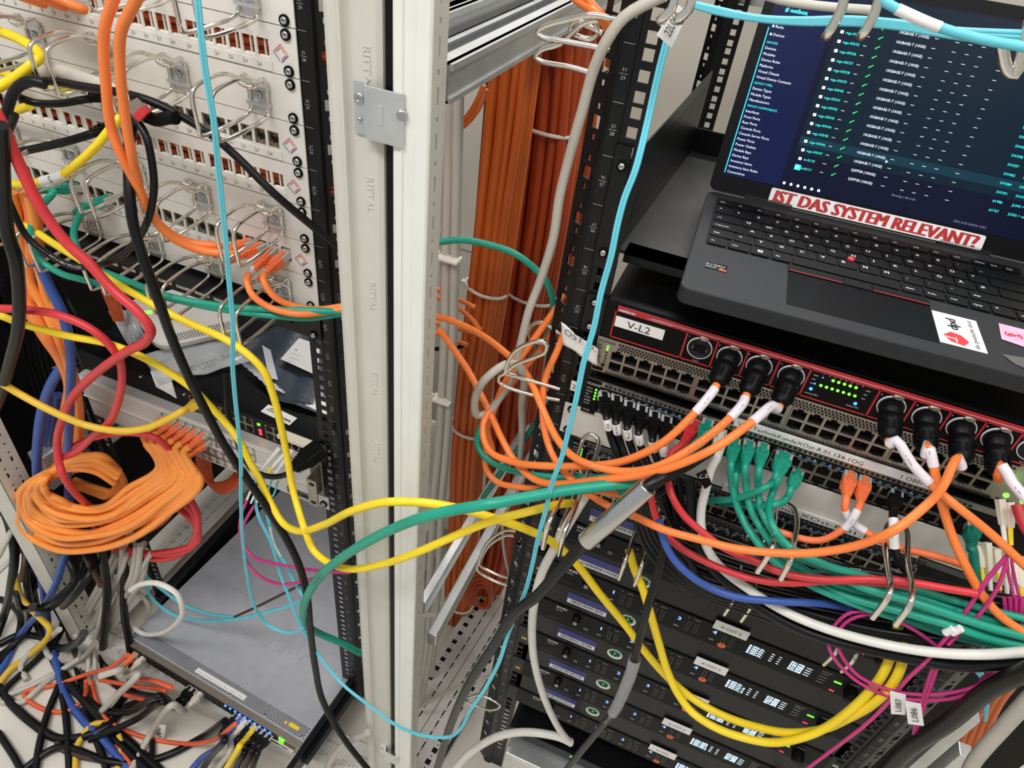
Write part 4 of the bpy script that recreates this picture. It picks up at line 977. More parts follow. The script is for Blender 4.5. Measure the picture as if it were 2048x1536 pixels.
# stickers on the palm rest
ry = decal(.0165, .0365, .046, .058, 'black_plastic', 'sticker'); mb = MB(); text(mb, 'RYZEN', TL @ V((.0175, .0525, .0006)), lxv, lyv, .0032, width=.0165); text(mb, 'PRO  7', TL @ V((.0175, .0482, .0006)), lxv, lyv, .0028, width=.0150); mb.build('sticker_text', 'white_ink', ry)
MB().box(.0290, .0365, .046, .0495, .0004, .0005, TL).build('sticker_corner', 'orange_dot', ry); mb = MB(); [mb.box(a, b, c, d, .0004, .0007, TL) for a, b, c, d in ((.0165, .0365, .046, .0465), (.0165, .0365, .0575, .058), (.0165, .017, .046, .058), (.036, .0365, .046, .058))]; mb.build('sticker_edge', 'chrome', ry)
S0 = atz(1863, 620, ZD + .0006); S1 = atz(1875, 690, ZD + .0006); S3 = atz(1952, 642, ZD + .0006)
ex = V((S3 - S0)); ey_ = V((S1 - S0)); e1 = ex.normalized(); wS = ex.length; e2 = V((e1.y, -e1.x, 0)); hS = .052
Ts = frame(S0, e1, -e2, ZZ)
ds = MB().box(0, wS, -hS, 0, -.0004, 0, Ts).build('sticker', 'white_paper', bs)
dn = -e2                                   # sticker's own up: text runs along its short axis upwards
mb = MB(); text(mb, 'dpd', S0 + e1 * (wS * .50) + e2 * (hS * .50) + ZZ * .0002, -e2, -e1, .0085, 'l', True); text(mb, 'die peutsche dost', S0 + e1 * (wS * .86) + e2 * (hS * .95) + ZZ * .0002, -e2, -e1, .0042, 'l', False, 0, width=hS * .88); mb.build('sticker_text', 'ink', ds)
hexp = [(.30 + .0 * 1, .60), (.52, .64), (.66, .80), (.52, .95), (.24, .90), (.12, .74)]
mb = MB(); mb.prism([(a * wS, -b * hS) for a, b in hexp][::-1], 0, .0003, Ts); mb.build('parcel_mark', 'red', ds)
mb = MB(); mb.box(wS * .18, wS * .52, -hS * .785, -hS * .765, .0003, .0005, Ts @ Matrix.Rotation(-.10, 4, 'Z')); mb.box(wS * .36, wS * .39, -hS * .90, -hS * .76, .0003, .0005, Ts); mb.build('mark_lines', 'white_paper', ds)
q_ = [atz(x, y, ZD + .0006) for x, y in ((1997, 646), (2060, 662), (2066, 700), (2003, 678))]
pk = MB().quad(*q_[::-1]).build('sticker', 'pink', bs); mb = MB(); o_ = atz(2010, 668, ZD + .0008); text(mb, '(girl)', o_, lxv, lyv, .0055, 'l', True); mb.build('sticker_text', 'red', pk)
q_ = [atz(x, y, ZD + .0006) for x, y in ((2003, 708), (2056, 716), (2058, 740), (2030, 728))]; MB().quad(*q_[::-1]).build('sticker', 'ink_grey', bs)
# lid and screen
tilt = math.radians(24); up = (lyv * math.sin(tilt) + ZZ * math.cos(tilt)); nrm = (lyv * -math.cos(tilt) + ZZ * math.sin(tilt))
H0 = TL @ V((0, LD - .002, .002)); TS = frame(H0, lxv, up, nrm)
ld = MB().prism([(p[0] + LW / 2, p[1] + .112) for p in rrect(LW, .224, .008)], -.006, 0, TS).build('lid', 'black_plastic', lp)
MB().box(.04, .09, -.004, .003, -.008, .001, TS).build('hinge', 'black_steel', lp); MB().box(.24, .29, -.004, .003, -.008, .001, TS).build('hinge', 'black_steel', lp)
sx0, sx1, sy0, sy1 = .0100, .3320, .0185, .2120
SC = MB().box(sx0, sx1, sy0, sy1, 0, .0004, TS).build('screen', 'screen_navy', ld)
def sp_(x, y, h=.0008): return TS @ V((x, y, h))
def spix(px, py):
    """pixel to screen-plane coordinates"""
    d = ray(px, py); n_ = nrm; t = (H0 - CAM).dot(n_) / d.dot(n_); p = CAM + d * t - H0; return p.dot(lxv), p.dot(up)
sb = MB().box(sx0, sx0 + .060, sy0, sy1, .0004, .0005, TS).build('sidebar', 'screen_side', SC)
MB().box(sx0 + .066, sx1, sy0 + .036, sy1 - .002, .0004, .0005, TS).build('table_area', 'screen_teal', SC)
MB().box(sx0 + .001, sx0 + .0019, sy0 + .002, sy1 - .045, .0005, .0007, TS).build('sidebar_line', 'text_cyan', SC)
items = ['Organization', 'Racks', 'Devices', '*DEVICES', 'Devices', 'Modules', 'Device Roles', 'Platforms', 'Virtual Chassis', 'Virtual Device Contexts', '*DEVICE TYPES', 'Device Types', 'Module Types', 'Manufacturers', '*DEVICE COMPONENTS', 'Interfaces', 'Front Ports', 'Rear Ports', 'Console Ports', 'Console Server Ports', 'Power Ports', 'Power Outlets', 'Module Bays', 'Device Bays', 'Inventory Items', 'Inventory Item Roles', 'Connections']
u0, v0 = spix(1570, 42); u1, v1 = spix(1466, 352)
mw, mc = MB(), MB()
gaps = [1.35, 1.35, 1.35] + [1.0] * 24; tot = sum(gaps); yy_ = v0
for i, s_ in enumerate(items):
    tgt = mc if s_[0] == '*' else mw; ind = .004 if i > 2 else .008
    text(tgt, s_.strip('*'), sp_(sx0 + ind, yy_), lxv, up, .00255 if s_[0] != '*' else .0021)
    if i < 3: mw.box(sx0 + .0045, sx0 + .0065, yy_, yy_ + .0022, .0006, .0007, TS)
    yy_ -= (v0 - v1) / tot * gaps[i] * 1.02
text(mc, '# netbox', sp_(sx0 + .012, v0 + .0085), lxv, up, .0042, 'l', True)
mw.build('menu_text', 'text_white', SC); mc.build('menu_headings', 'text_cyan', SC)
ra, rb = spix(1665, 103), spix(1602, 320)
n_r = 13; st_ = (ra[1] - rb[1]) / 12
names_ = ['mge-0/0/%d' % k for k in range(33, 48)] + ['et-0/1/0', 'et-0/1/1']
mcy, mwh, mgr, mdm = MB(), MB(), MB(), MB(); colx = sx0 + .0705
for i in range(17):
    y_ = ra[1] + (3 - i) * st_
    if y_ > sy1 - .006: continue
    text(mcy, names_[i], sp_(colx + .0055, y_), lxv, up, .0025); mwh.box(colx, colx + .0032, y_ - .0003, y_ + .0026, .0006, .0007, TS)
    mwh.box(colx + .0250, colx + .0285, y_ + .001, y_ + .0014, .0006, .0007, TS)
    mgr.box(colx + .0370, colx + .0378, y_, y_ + .0016, .0006, .0007, TS); mgr.add([sp_(colx + .0372, y_), sp_(colx + .0410, y_ + .0030), sp_(colx + .0403, y_ + .0036), sp_(colx + .0368, y_ + .0008)], [(0, 1, 2, 3)])
    text(mwh, '10GBASE-T (10GE)' if i < 15 else 'QSFP28 (100GE)', sp_(colx + .054, y_), lxv, up, .0025)
    for cx_ in (.087, .106, .118, .130, .150): mwh.box(colx + cx_, colx + cx_ + .0035, y_ + .001, y_ + .0014, .0006, .0007, TS)
    t1 = ['SW402', 'SW403', 'SW404', 'SW401', 'SW411', 'SW409', 'SW415', 'SW403', 'SW410', 'SW401', 'SW398', 'SW397', 'SW405', 'SW384', 'SW391', '#1986', '#1767'][i]
    text(mcy, t1, sp_(colx + .192, y_), lxv, up, .0025); text(mcy, (t1 + ' > Ethernet48') if i < 15 else ('JL044 > et-0/0/7', 'JL056 > et-0/0/51')[i - 15], sp_(colx + .210, y_), lxv, up, .0025)
hb = ra[1] + (3 - 13) * st_
MB().box(sx0 + .066, sx1, hb - st_ * .38, hb + st_ * .62, .0005, .00055, TS).build('highlighted_row', 'screen_hover', SC)
a = sp_(colx + .0830, hb, .0010); mwh.add([a, a + lxv * .0028 - up * .0022, a + lxv * .0012 - up * .0024, a + lxv * .0004 - up * .0040], [(0, 3, 2, 1)])
mcy.box(colx - .001, colx + .0052, rb[1] - .0105, rb[1] - .0050, .0006, .0007, TS)
mcy.build('table_links', 'text_cyan', SC)['kind'] = 'stuff'; mwh.build('table_text', 'text_white', SC)['kind'] = 'stuff'; mgr.build('check_marks', 'text_green', SC)
text(mdm, 'Showing 1-50 of 56', sp_(colx + .100, rb[1] - .0150), lxv, up, .0021); text(mdm, '2024-10-25 23:59:01 CEST', sp_(colx + .165, sy0 + .004), lxv, up, .0020); text(mdm, '2', sp_(colx + .009, rb[1] - .009), lxv, up, .0022); mdm.build('footer_text', 'text_dim', SC)
mb = MB()
for k in range(6): mb.lathe([(.0016, 0), (.0014, .0002)], aim(sp_(colx - .006 + k * .0072, sy0 + .0045), nrm), 8)
mb.build('footer_icons', 'text_white', SC)
# slogan strip along the lower bezel
q0 = spix(1536, 400); q1 = spix(1962, 498); stw = q1[0] - q0[0]
ss_ = MB().prism([(p[0] + q0[0] + stw / 2, p[1] + .0085) for p in rrect(stw, .0150, .002, 3)], .0006, .0010, TS).build('sticker', 'white_paper', ld)
mb = MB(); text(mb, 'IST DAS SYSTEM RELEVANT?', sp_(q0[0] + .004, .0026, .0013), lxv, up, .0120, 'l', 3, .10, width=stw - .012); mb.build('sticker_text', 'red_paint', ss_)
# ================================================================ cables: helpers
def dist(p): return (p - CAM).length
def cable(name, label, m, pts, Y, wpx, group=None, sides=9, parent=None, start=None, end=None, cat='cable', sleeves=(), writing=None, step=.008, rad=None):
    P = ys(pts, *Y) if Y else [pt(p) for p in pts]
    if start is not None: P = list(start) + P if isinstance(start, (list, tuple)) else [start] + P
    if end is not None: P = P + (list(end) if isinstance(end, (list, tuple)) else [end])
    path = spline(P, step)
    r = rad or wpx / 2 / FPX * sum(dist(p) for p in path) / len(path)
    o = MB().tube(path, r, sides).build(name, m, parent)
    if parent is None: tag(o, label, cat, group)
    o['r'] = r
    for a, b, mm, *tx in sleeves:
        i0, i1 = int(a * (len(path) - 1)), max(int(b * (len(path) - 1)), int(a * (len(path) - 1)) + 2)
        s_ = MB().tube(path[i0:i1 + 1], r * 1.14, sides + 3).build('label_sleeve', mm, o)
        if tx: cable_text(path[i0:i1 + 1], tx[0], r * 1.17, s_, 'ink', .5, tx[1] if len(tx) > 1 else 1.0)
    if writing: cable_text(path, writing[0], r * 1.01, o, writing[1], writing[2], writing[3] if len(writing) > 3 else 1.0)
    del o['r']
    return o, path, r
def cable_text(path, st, r, parent, m, at0, k=1.0, flip=False):
    """lettering wrapped on the camera-facing side of a cable, starting at fraction at0 (centre for sleeves)"""
    vs, fs, wd = text2d(st); h = r * .85 * k / .7
    L = [0]
    for a, b in zip(path, path[1:]): L.append(L[-1] + (b - a).length)
    tot = L[-1]; s0 = at0 * tot - (wd * h / 2 if at0 == .5 else 0)
    if path[-1].x < path[0].x: path = path[::-1]; L = [tot - x for x in L[::-1]]; s0 = (tot - at0 * tot) - (wd * h / 2 if at0 == .5 else 0)
    out = []
    for x, y in vs:
        s = min(max(s0 + x * h, 0), tot); j = 0
        while j < len(L) - 2 and L[j + 1] < s: j += 1
        f_ = (s - L[j]) / max(L[j + 1] - L[j], 1e-6); p = path[j].lerp(path[j + 1], f_); t = (path[j + 1] - path[j]).normalized()
        v = (CAM - p); v = (v - t * v.dot(t)).normalized(); u = v.cross(t)
        a = (y - .35) * h / r; out.append(p + v * (r * math.cos(a)) + u * (r * math.sin(a)))
    return MB().add(out, fs).build('printed_writing', m, parent)
plug_me = {}
def plug(parent, p, d, m, up=ZZ, boot=True, s=1.0, shell='clear_plug', back=.006, latch=True):
    """RJ45 plug at p (port mouth), d pointing out of the port towards the cable; returns cable start points"""
    T = aim(p, d, up) @ Matrix.Diagonal((s, s, s, 1))
    b = MB(); b.box(-.0058, .0058, -.004, .004, -back, .011, T); b.box(-.0028, .0028, .004, .0056, -.002, .010, T)
    po = b.build('plug', shell, parent)
    if boot:
        g = MB()
        n = 6; z = .010
        prof = [(.0064, .0048, .0085), (.0064, .0050, .016), (.0058, .0048, .020)]
        for (a0, b0, z0_), (a1, b1, z1_) in zip(prof, prof[1:]): g.hexa([T @ V((x, y, z0_)) for x, y in ((-a0, -b0), (a0, -b0), (a0, b0), (-a0, b0))], [T @ V((x, y, z1_)) for x, y in ((-a1, -b1), (a1, -b1), (a1, b1), (-a1, b1))])
        for i in range(4):
            a0 = .0056 - i * .0005; g.prism(rrect(2 * a0, 2 * a0 * .86, .0018, 2), .0203 + i * .0034, .0227 + i * .0034, T)
        g.prism(rrect(.0070, .0064, .0025, 2), .019, .0355, T)
        if latch:
            g.box(-.0030, .0030, .0048, .0062, .0, .017, T); g.box(-.0030, -.0018, .0050, .0066, .009, .018, T)
        g.build('boot', m, po, bevel=.0004)
        return [T @ V((0, 0, .032)), T @ V((0, 0, .044))]
    return [T @ V((0, 0, .010)), T @ V((0, 0, .02))]
mat('clear_plug', (190, 186, 176), .25, 0, .05)
FW = V((0, -1, -.12))
# ================================================================ orange trunk bundles between the racks
def bundle(center, rx, ry, n, m, label, group, rad, jit=.0015, seed=1):
    """center: list of world points (axis of the bundle); n cables packed on a disc"""
    rnd = random.Random(seed); ga = PI * (3 - 5 ** .5)
    for k in range(n):
        rr_ = math.sqrt((k + .5) / n); a = k * ga; ox, oy = rx * rr_ * math.cos(a), ry * rr_ * math.sin(a)
        pts = [c + V((ox + rnd.uniform(-jit, jit), oy + rnd.uniform(-jit, jit), 0)) for c in center]
        tag(MB().tube(spline(pts, .03), rad, 8).build('orange_cable', m), label, 'cable', group)
mat('trunk_orange', (206, 100, 36), .42, 0, .10, 15); mat('trunk_rust', (190, 78, 34), .45, 0, .10, 15)
YB = .30
c1 = [at(x, y, YB) for x, y in ((1048, -120), (1035, 60), (1015, 250), (990, 450), (970, 600), (950, 750), (935, 900), (926, 1050), (918, 1150), (912, 1238))]
bundle(c1, .0295, .020, 22, 'trunk_orange', 'orange cable in the strapped bundle beside the white tubes', 'front orange trunk bundle', .0068, seed=2)
c2 = [at(x, y, YB + .08) for x, y in ((1120, -120), (1112, 60), (1100, 250), (1082, 400), (1060, 560), (1040, 700), (1022, 850), (1005, 1000), (985, 1130), (965, 1180))]
bundle(c2, .040, .026, 22, 'trunk_rust', 'rust orange cable in the wider bundle behind the grey cable', 'rear orange trunk bundle', .0075, seed=5)
c3 = [at(x, y, YB + .14) for x, y in ((1170, -120), (1165, 60), (1150, 250), (1135, 400), (1118, 560), (1100, 700))]
bundle(c3, .032, .024, 12, 'trunk_rust', 'rust orange cable in the bundle half hidden by the dark rail', 'hidden orange trunk bundle', .0075, seed=8)
def tie(px, py, Y, rx, ry, label, tiltx=0):
    c = at(px, py, Y); pts = [c + V((rx * math.cos(a), ry * math.sin(a), .004 * math.cos(a) * tiltx)) for a in [2 * PI * k / 20 for k in range(20)]]
    o = tag(MB().tube(pts, .0030, 6, closed=True).build('cable_tie', 'tie'), label, 'cable tie')
    MB().box(-.004, .004, -.004, .004, -.004, .005, Matrix.Translation(c + V((-rx - .001, -ry * .3, .001)))).build('tie_head', 'tie', o)
tie(973, 575, YB, .034, .026, 'beige cable tie near the top of the strapped orange bundle', -1); tie(937, 855, YB, .034, .026, 'beige cable tie halfway down the strapped orange bundle', -1); tie(917, 1205, YB, .034, .026, 'beige cable tie at the foot of the strapped orange bundle', -1)
tie(1058, 585, YB + .08, .047, .033, 'beige cable tie around the rust orange bundle', -1); tie(1088, 250, YB + .08, .05, .034, 'loose beige cable tie high on the rust orange bundle', -1)
# coil of trunk cable at the foot
for k in range(6):
    c = at(958 + k * 3, 1165 + k * 3, YB - .02); rr_ = .055 - .005 * k
    pts = [c + V((rr_ * .6 * math.cos(a), -.01 - .002 * k, rr_ * 1.3 * math.sin(a))) for a in [2 * PI * j / 22 for j in range(22)]]
    tag(MB().tube(pts, .0042, 8, closed=True).build('orange_cable', 'trunk_rust'), 'rust orange cable coiled at the foot of the bundle', 'cable', 'coil at the bundle foot')
# pale conduit tubes behind the post
for i, pts in enumerate((((903, -40), (898, 240), (893, 480), (888, 705), (877, 900), (868, 1000), (857, 1200), (846, 1350)), ((922, -40), (916, 240), (911, 480), (905, 705), (893, 900), (884, 1000), (875, 1200), (864, 1350)))):
    cable('cable_tube', ('thicker', 'thinner')[i] + ' pale grey cable running down behind the upright post', 'grey_cable', pts, (.12,), 17.5 - i)
for i, (px, py) in enumerate(((900, 517), (886, 800), (955, 122))):
    c = at(px, py, .115); m = MB(); m.box(-.016, .014, -.009, .009, -.003, .003, Matrix.Translation(c)); o = m.build('cable_clip', 'tie', bevel=.002); tag(o, ('upper', 'lower', 'topmost')[i] + ' beige clip around the two pale tubes', 'cable clip')
    MB().box(-.021, -.014, -.009, .002, -.006, .006, Matrix.Translation(c)).build('clip_block', 'tie', o, bevel=.001)
# small orange strays behind the post
for i, pts in enumerate((((868, 575), (920, 600), (950, 615)), ((866, 590), (915, 615), (945, 640), (960, 660)), ((870, 645), (905, 655), (950, 665)), ((870, 665), (905, 680), (935, 690)), ((968, 170), (955, 200), (935, 232), (900, 258)), ((972, 178), (960, 212), (935, 245), (905, 268)))):
    cable('orange_cable', 'short orange cable slipping between the pale tubes and the bundle', 'orange', pts, (.15,), 10, 'strays by the pale tubes')
cable('black_cable', 'short black cable passing behind the pale tubes', 'black_cable', ((868, 698), (905, 697), (930, 690)), (.15,), 9)
# ================================================================ orange patch cables in the middle
def con_plug(i, parent):
    """round locking plug in connector i of the rugged switch"""
    c = V((cx[i], YS - .001, ZC)); d = V((-.12 if i < 4 else .06, -1, -.32)); T = aim(c, d)
    b = MB().lathe([(.0098, 0), (.0100, .010), (.0092, .0105), (.0100, .012), (.0102, .018), (.0092, .0195), (.0090, .028), (.0080, .0305), (.0070, .034), (.0052, .0355)], T, 20).build('locking_plug', 'black_plastic', parent)
    g = MB()
    for k in range(10):
        a = 2 * PI * k / 10; g.box(-.0010, .0010, .0086, .0100, .0200, .028, T @ Matrix.Rotation(a, 4, 'Z'))
    g.build('grip_ribs', 'black_soft', b)
    return [T @ V((0, 0, .040)), T @ V((0, 0, .055))]
def ocable(i, pts, Y, label, sl, wr=None, w_=15):
    e = empty('x', (0, 0, 0), 'x', 'x'); bpy.data.objects.remove(e)
    T0 = aim(V((cx[i], YS - .001, ZC)), V((-.12 if i < 4 else .06, -1, -.32))); st = [T0 @ V((0, 0, .028)), T0 @ V((0, 0, .040))]
    o, path, r = cable('orange_cable', label, 'orange', pts, Y, w_, start=st, sleeves=sl, writing=wr); con_plug(i, o); return o
ocable(1, [(1417, 794), (1381, 835), (1326, 885), (1244, 923), (1162, 932), (1078, 931), (1027, 924), (980, 903), (966, 870), (969, 840), (983, 818), (1010, 784), (1041, 745), (1080, 700), (1126, 630)], (-.058, -.09, -.09, -.06, -.03, 0, .03), 'orange cable from the first plugged round connector, sweeping left', [(.03, .10, 'sleeve', '- --')])
ocable(2, [(1485, 808), (1449, 846), (1381, 898), (1312, 934), (1244, 943), (1176, 928), (1140, 908), (1113, 876), (1096, 842), (1078, 801), (1065, 770), (1044, 736), (1010, 705), (976, 678), (942, 658), (900, 640), (868, 632)], (-.056, -.11, -.10, -.06, -.02, .02, .06), 'orange cable printed with verified halogen free wording', [(.03, .10, 'sleeve', '- --')], ('EN 50173 VERIFIED HALOGEN FREE', 'orange_dark', .17, .8))
ocable(3, [(1545, 811), (1504, 844), (1435, 893), (1353, 931), (1283, 950), (1181, 962), (1113, 968), (1068, 958), (1031, 924), (1003, 876), (986, 838), (959, 784), (935, 739), (905, 695), (880, 660)], (-.055, -.12, -.11, -.08, -.04, .0, .05), 'orange cable from the third plugged round connector', [(.03, .11, 'sleeve', '- --')])
ocable(4, [(1792, 880), (1824, 928), (1871, 977), (1898, 1000), (1980, 1066), (2048, 1129), (2100, 1180)], (-.05, -.075, -.09), 'orange cable left of the crossing pair under the round connectors', [(.10, .36, 'sleeve', '- ----')])
ocable(5, [(1856, 890), (1871, 950), (1884, 1008), (1904, 1071), (1931, 1131), (1967, 1194), (2008, 1238), (2060, 1272)], (-.048, -.085, -.10), 'orange cable dropping straight past the crossing pair', [(.07, .22, 'sleeve', '- --')])
ocable(6, [(1915, 915), (1884, 976), (1843, 1019), (1789, 1060), (1707, 1093), (1597, 1107), (1478, 1098), (1395, 1078), (1327, 1059), (1272, 1034), (1218, 1012), (1164, 978), (1123, 937), (1102, 903), (1089, 859), (1085, 808), (1092, 753), (1113, 705), (1140, 640)], (-.050, -.13, -.13, -.13, -.10, -.06, -.03, 0), 'long orange cable sagging under the switches to the dark rail', [(.03, .055, 'sleeve')])
ocable(7, [(2003, 930), (2024, 964), (2055, 1000), (2090, 1040)], (-.048, -.075), 'orange cable from the last visible round connector', [(.35, .95, 'sleeve', '- --')])
cable('orange_cable', 'orange cable from behind the dark rail to the crossing loops', 'orange', ((1150, 560), (1133, 588), (1085, 655), (1044, 712), (1010, 765), (988, 820), (975, 860), (985, 900)), (.05, 0, -.02, -.02), 14)
cable('orange_cable', 'orange cable forming the lowest loop under the steel tube', 'orange', ((973, 895), (972, 937), (993, 963), (1044, 975), (1147, 978), (1232, 988), (1290, 1010)), (-.03, -.05, -.06), 13)
for i, pts in enumerate((((1100, -40), (1160, 5), (1200, 35), (1222, 85), (1216, 130)), ((1140, -40), (1185, 10), (1214, 45), (1224, 95)))):
    cable('orange_cable', 'orange cable dropping through the chrome rings at the dark rail', 'orange', pts, (.02, -.005, .02), 14, 'pair in the upper rings')
# ================================================================ grey, white and green cables in the middle
cable('grey_cable', 'thick pale grey cable looped through the chrome ring', 'grey_cable', ((1330, -10), (1300, 4), (1249, 34), (1215, 79), (1188, 137), (1164, 222), (1140, 308), (1119, 393), (1106, 478), (1078, 568), (1058, 620), (1041, 688), (1025, 750), (1003, 790), (976, 825), (955, 831), (949, 812), (955, 784), (976, 753), (1010, 729), (1034, 729), (1048, 753), (1043, 808), (1044, 876), (1038, 940)), (-.03, -.03, -.01, .0, -.01, -.03, -.05, -.02, .05), 17)
cable('green_cable', 'green cable arching from the post down to the lower loops', 'green', ((860, 487), (877, 484), (925, 480), (976, 489), (1027, 506), (1065, 533), (1092, 562), (1106, 605), (1102, 654), (1078, 700), (1044, 742), (1010, 786), (972, 834), (954, 883), (969, 913), (1010, 937), (1078, 951), (1147, 955), (1250, 950), (1340, 925), (1385, 890), (1418, 862)), (.0, .02, .03, .03, 0, -.03, -.05, -.05, -.03), 13)
cable('green_cable', 'straight green cable running down beside the rust bundle', 'green_dark', ((1095, 800), (1078, 835), (1044, 886), (1005, 940), (966, 996)), (.02, .05), 12)
cable('green_cable', 'large green cable with printed wording crossing the upright posts', 'green', ((722, 1307), (687, 1288), (640, 1268), (615, 1252), (607, 1228), (612, 1198), (630, 1165), (655, 1138), (705, 1101), (774, 1063), (844, 1035), (914, 1019), (984, 1007), (1044, 996), (1122, 982), (1204, 972), (1272, 964), (1330, 950)), (-.06, -.10, -.15, -.17, -.18, -.17, -.12, -.09), 17, writing=('D-70839 Gerlingen 22/03', 'green_dark', .42, .7))
cable('green_cable', 'green cable joining the large printed one from below', 'green_dark', ((960, 1018), (1030, 1000), (1090, 978), (1130, 966)), (-.06,), 12)
# ================================================================ the long yellow cables
cable('yellow_cable', 'yellow cable passing below the green one across the posts', 'yellow', ((14, 380), (34, 430), (85, 472), (164, 522), (239, 570), (308, 610), (376, 645), (444, 675), (489, 703), (526, 740), (547, 792), (560, 843), (574, 911), (585, 975), (599, 1026), (610, 1060), (626, 1099), (656, 1125), (700, 1138), (774, 1126), (844, 1101), (914, 1070), (984, 1042), (1054, 1024), (1116, 1009), (1145, 1006)), (-.06, -.09, -.10, -.10, -.10, -.10, -.14, -.16, -.17, -.15, -.09), 14, writing=('----- --- ----- -----', 'yellow_dull', .76, .6))
cable('yellow_cable', 'yellow cable arching over the posts and on to the receivers', 'yellow', ((-30, 622), (0, 631), (44, 648), (137, 672), (222, 689), (290, 717), (342, 747), (386, 778), (420, 812), (455, 850), (480, 884), (500, 925), (520, 960), (542, 1007), (565, 1045), (595, 1062), (649, 1049), (706, 1021), (774, 1004), (844, 1005), (914, 1016), (984, 1035), (1054, 1059), (1102, 1082), (1148, 1122), (1199, 1187), (1253, 1253), (1289, 1302), (1335, 1354), (1390, 1400), (1445, 1430), (1500, 1450), (1570, 1465), (1640, 1460), (1693, 1438), (1748, 1406), (1783, 1370), (1803, 1330), (1810, 1280)), (-.14, -.12, -.10, -.08, -.10, -.13, -.17, -.14, -.10, -.08, -.09, -.11, -.11, -.09), 14.5)
cable('yellow_cable', 'yellow cable dropping from the black bundle in front of the receivers', 'yellow', ((1258, 1100), (1270, 1141), (1281, 1165), (1297, 1214), (1316, 1280), (1335, 1343), (1357, 1389), (1385, 1425), (1431, 1455), (1486, 1475), (1543, 1485), (1600, 1476), (1652, 1455), (1720, 1403), (1761, 1355), (1778, 1320), (1788, 1280), (1797, 1250)), (-.07, -.09, -.10, -.12, -.12, -.10, -.08), 15)
cable('yellow_cable', 'dull yellow cable ending in a plug over the silver switch', 'yellow_dull', ((-30, 745), (0, 764), (34, 785), (103, 822), (171, 850), (239, 862), (290, 857), (332, 840), (366, 822), (374, 818)), (-.16, -.14, -.10, -.075), 13)
o = bpy.data.objects[[k.name for k in bpy.data.objects if k.name.startswith('yellow_cable')][-1]]
pa, pb = at(368, 822, -.076), at(398, 803, -.065); T = aim(pa, pb - pa)
MB().hexa([T @ V(v) for v in ((-.003, -.003, 0), (.003, -.003, 0), (.003, .003, 0), (-.003, .003, 0))], [T @ V(v) for v in ((-.0072, -.0055, .018), (.0072, -.0055, .018), (.0072, .0055, .018), (-.0072, .0055, .018))]).build('boot', 'yellow_dull', o, bevel=.0006)
MB().box(-.0068, .0068, -.005, .005, .018, .030, T).build('plug', 'yellow_dull', o, bevel=.0006)
cable('yellow_cable', 'short yellow cable bending round the ring of the upper panel', 'yellow', ((-20, 184), (0, 173), (34, 152), (66, 127), (82, 112), (70, 98), (34, 76), (0, 63), (-20, 58)), (-.10, -.06, -.04), 15)
cable('yellow_cable', 'yellow cable with a white marked sleeve hanging below black plugs', 'yellow', ((245, 232), (240, 236), (219, 260), (191, 294), (154, 328), (120, 352), (85, 362), (51, 369), (20, 366), (-15, 352)), (-.06, -.08, -.09, -.10), 14, sleeves=[(.55, .72, 'white_paper', 'S', 1.6)], writing=('---- ----- ---', 'ink', .28, .6))
for i, pts in enumerate((((-10, 222), (20, 224), (60, 212)), ((-10, 140), (14, 148), (24, 156)), ((62, 165), (130, 178), (175, 175)), ((215, 222), (260, 212), (290, 205)))):
    cable('yellow_cable', 'stub of a yellow cable plugged into the jack panel', 'yellow', pts, (-.02, -.03), 13, 'yellow stubs in the jack panel')
# ================================================================ white cables and the steel tube
wo, wpth, wr = cable('white_cable', 'thick white cable sagging along below the coloured bundles', 'white_cable', ((1433, 917), (1423, 935), (1412, 977), (1402, 1023), (1404, 1064), (1417, 1102), (1445, 1138), (1491, 1174), (1570, 1223), (1652, 1257), (1761, 1287), (1871, 1305), (1967, 1309), (2060, 1303)), (-.045, -.06, -.08, -.10, -.12, -.12), 17)
plug(wo, at(1440, 870, -.012), (at(1433, 920, -.045) - at(1440, 870, -.012)), 'white_cable')
cable('black_cable', 'thick black cable sagging just beneath the white one', 'black_cable', ((1380, 960), (1385, 1030), (1395, 1085), (1420, 1130), (1460, 1170), (1520, 1215), (1600, 1258), (1700, 1290), (1800, 1312), (1900, 1330), (1990, 1330), (2060, 1325)), (-.05, -.08, -.10, -.11, -.12), 20)
cable('white_cable', 'dirty white cable hanging in front of the receivers', 'white_cable', ((1175, 985), (1158, 1012), (1137, 1047), (1106, 1101), (1082, 1150), (1069, 1202), (1064, 1262), (1069, 1324), (1088, 1394), (1116, 1454), (1141, 1487)), (-.07, -.10, -.10, -.07, -.03), 15)
cable('white_cable', 'white cable curving up from the floor to the lowest receiver', 'white_cable', ((895, 1560), (920, 1525), (949, 1499), (1001, 1471), (1054, 1464), (1116, 1473), (1141, 1484)), (-.10, -.06, -.03), 14)
tb = empty('steel_tube', tuple(at(1234, 1027, -.13)), 'polished steel tube threaded on the black cable', 'tube')
a, b_ = at(1171, 1084, -.15), at(1297, 972, -.13); T = aim(a, b_ - a); L_ = (b_ - a).length
mat('steel', (196, 196, 194), .2, 1, .06, 12)
rt = 19 / FPX * dist(a)
MB().lathe([(rt * .82, .001), (rt * .94, 0), (rt, .0012), (rt, L_ - .0012), (rt * .94, L_), (rt * .5, L_ - .001)], T, 28).build('tube_shell', 'steel', tb)
cable('black_cable', 'flat black cable running from the steel tube down to the floor', 'black_cable', ((1420, 900), (1380, 925), (1330, 952), (1297, 972), (1234, 1030), (1171, 1084), (1122, 1138), (1073, 1192), (1030, 1226), (984, 1297), (949, 1349), (925, 1394), (900, 1454), (872, 1545)), (-.06, -.12, -.14, -.15, -.15, -.14, -.12), 19)
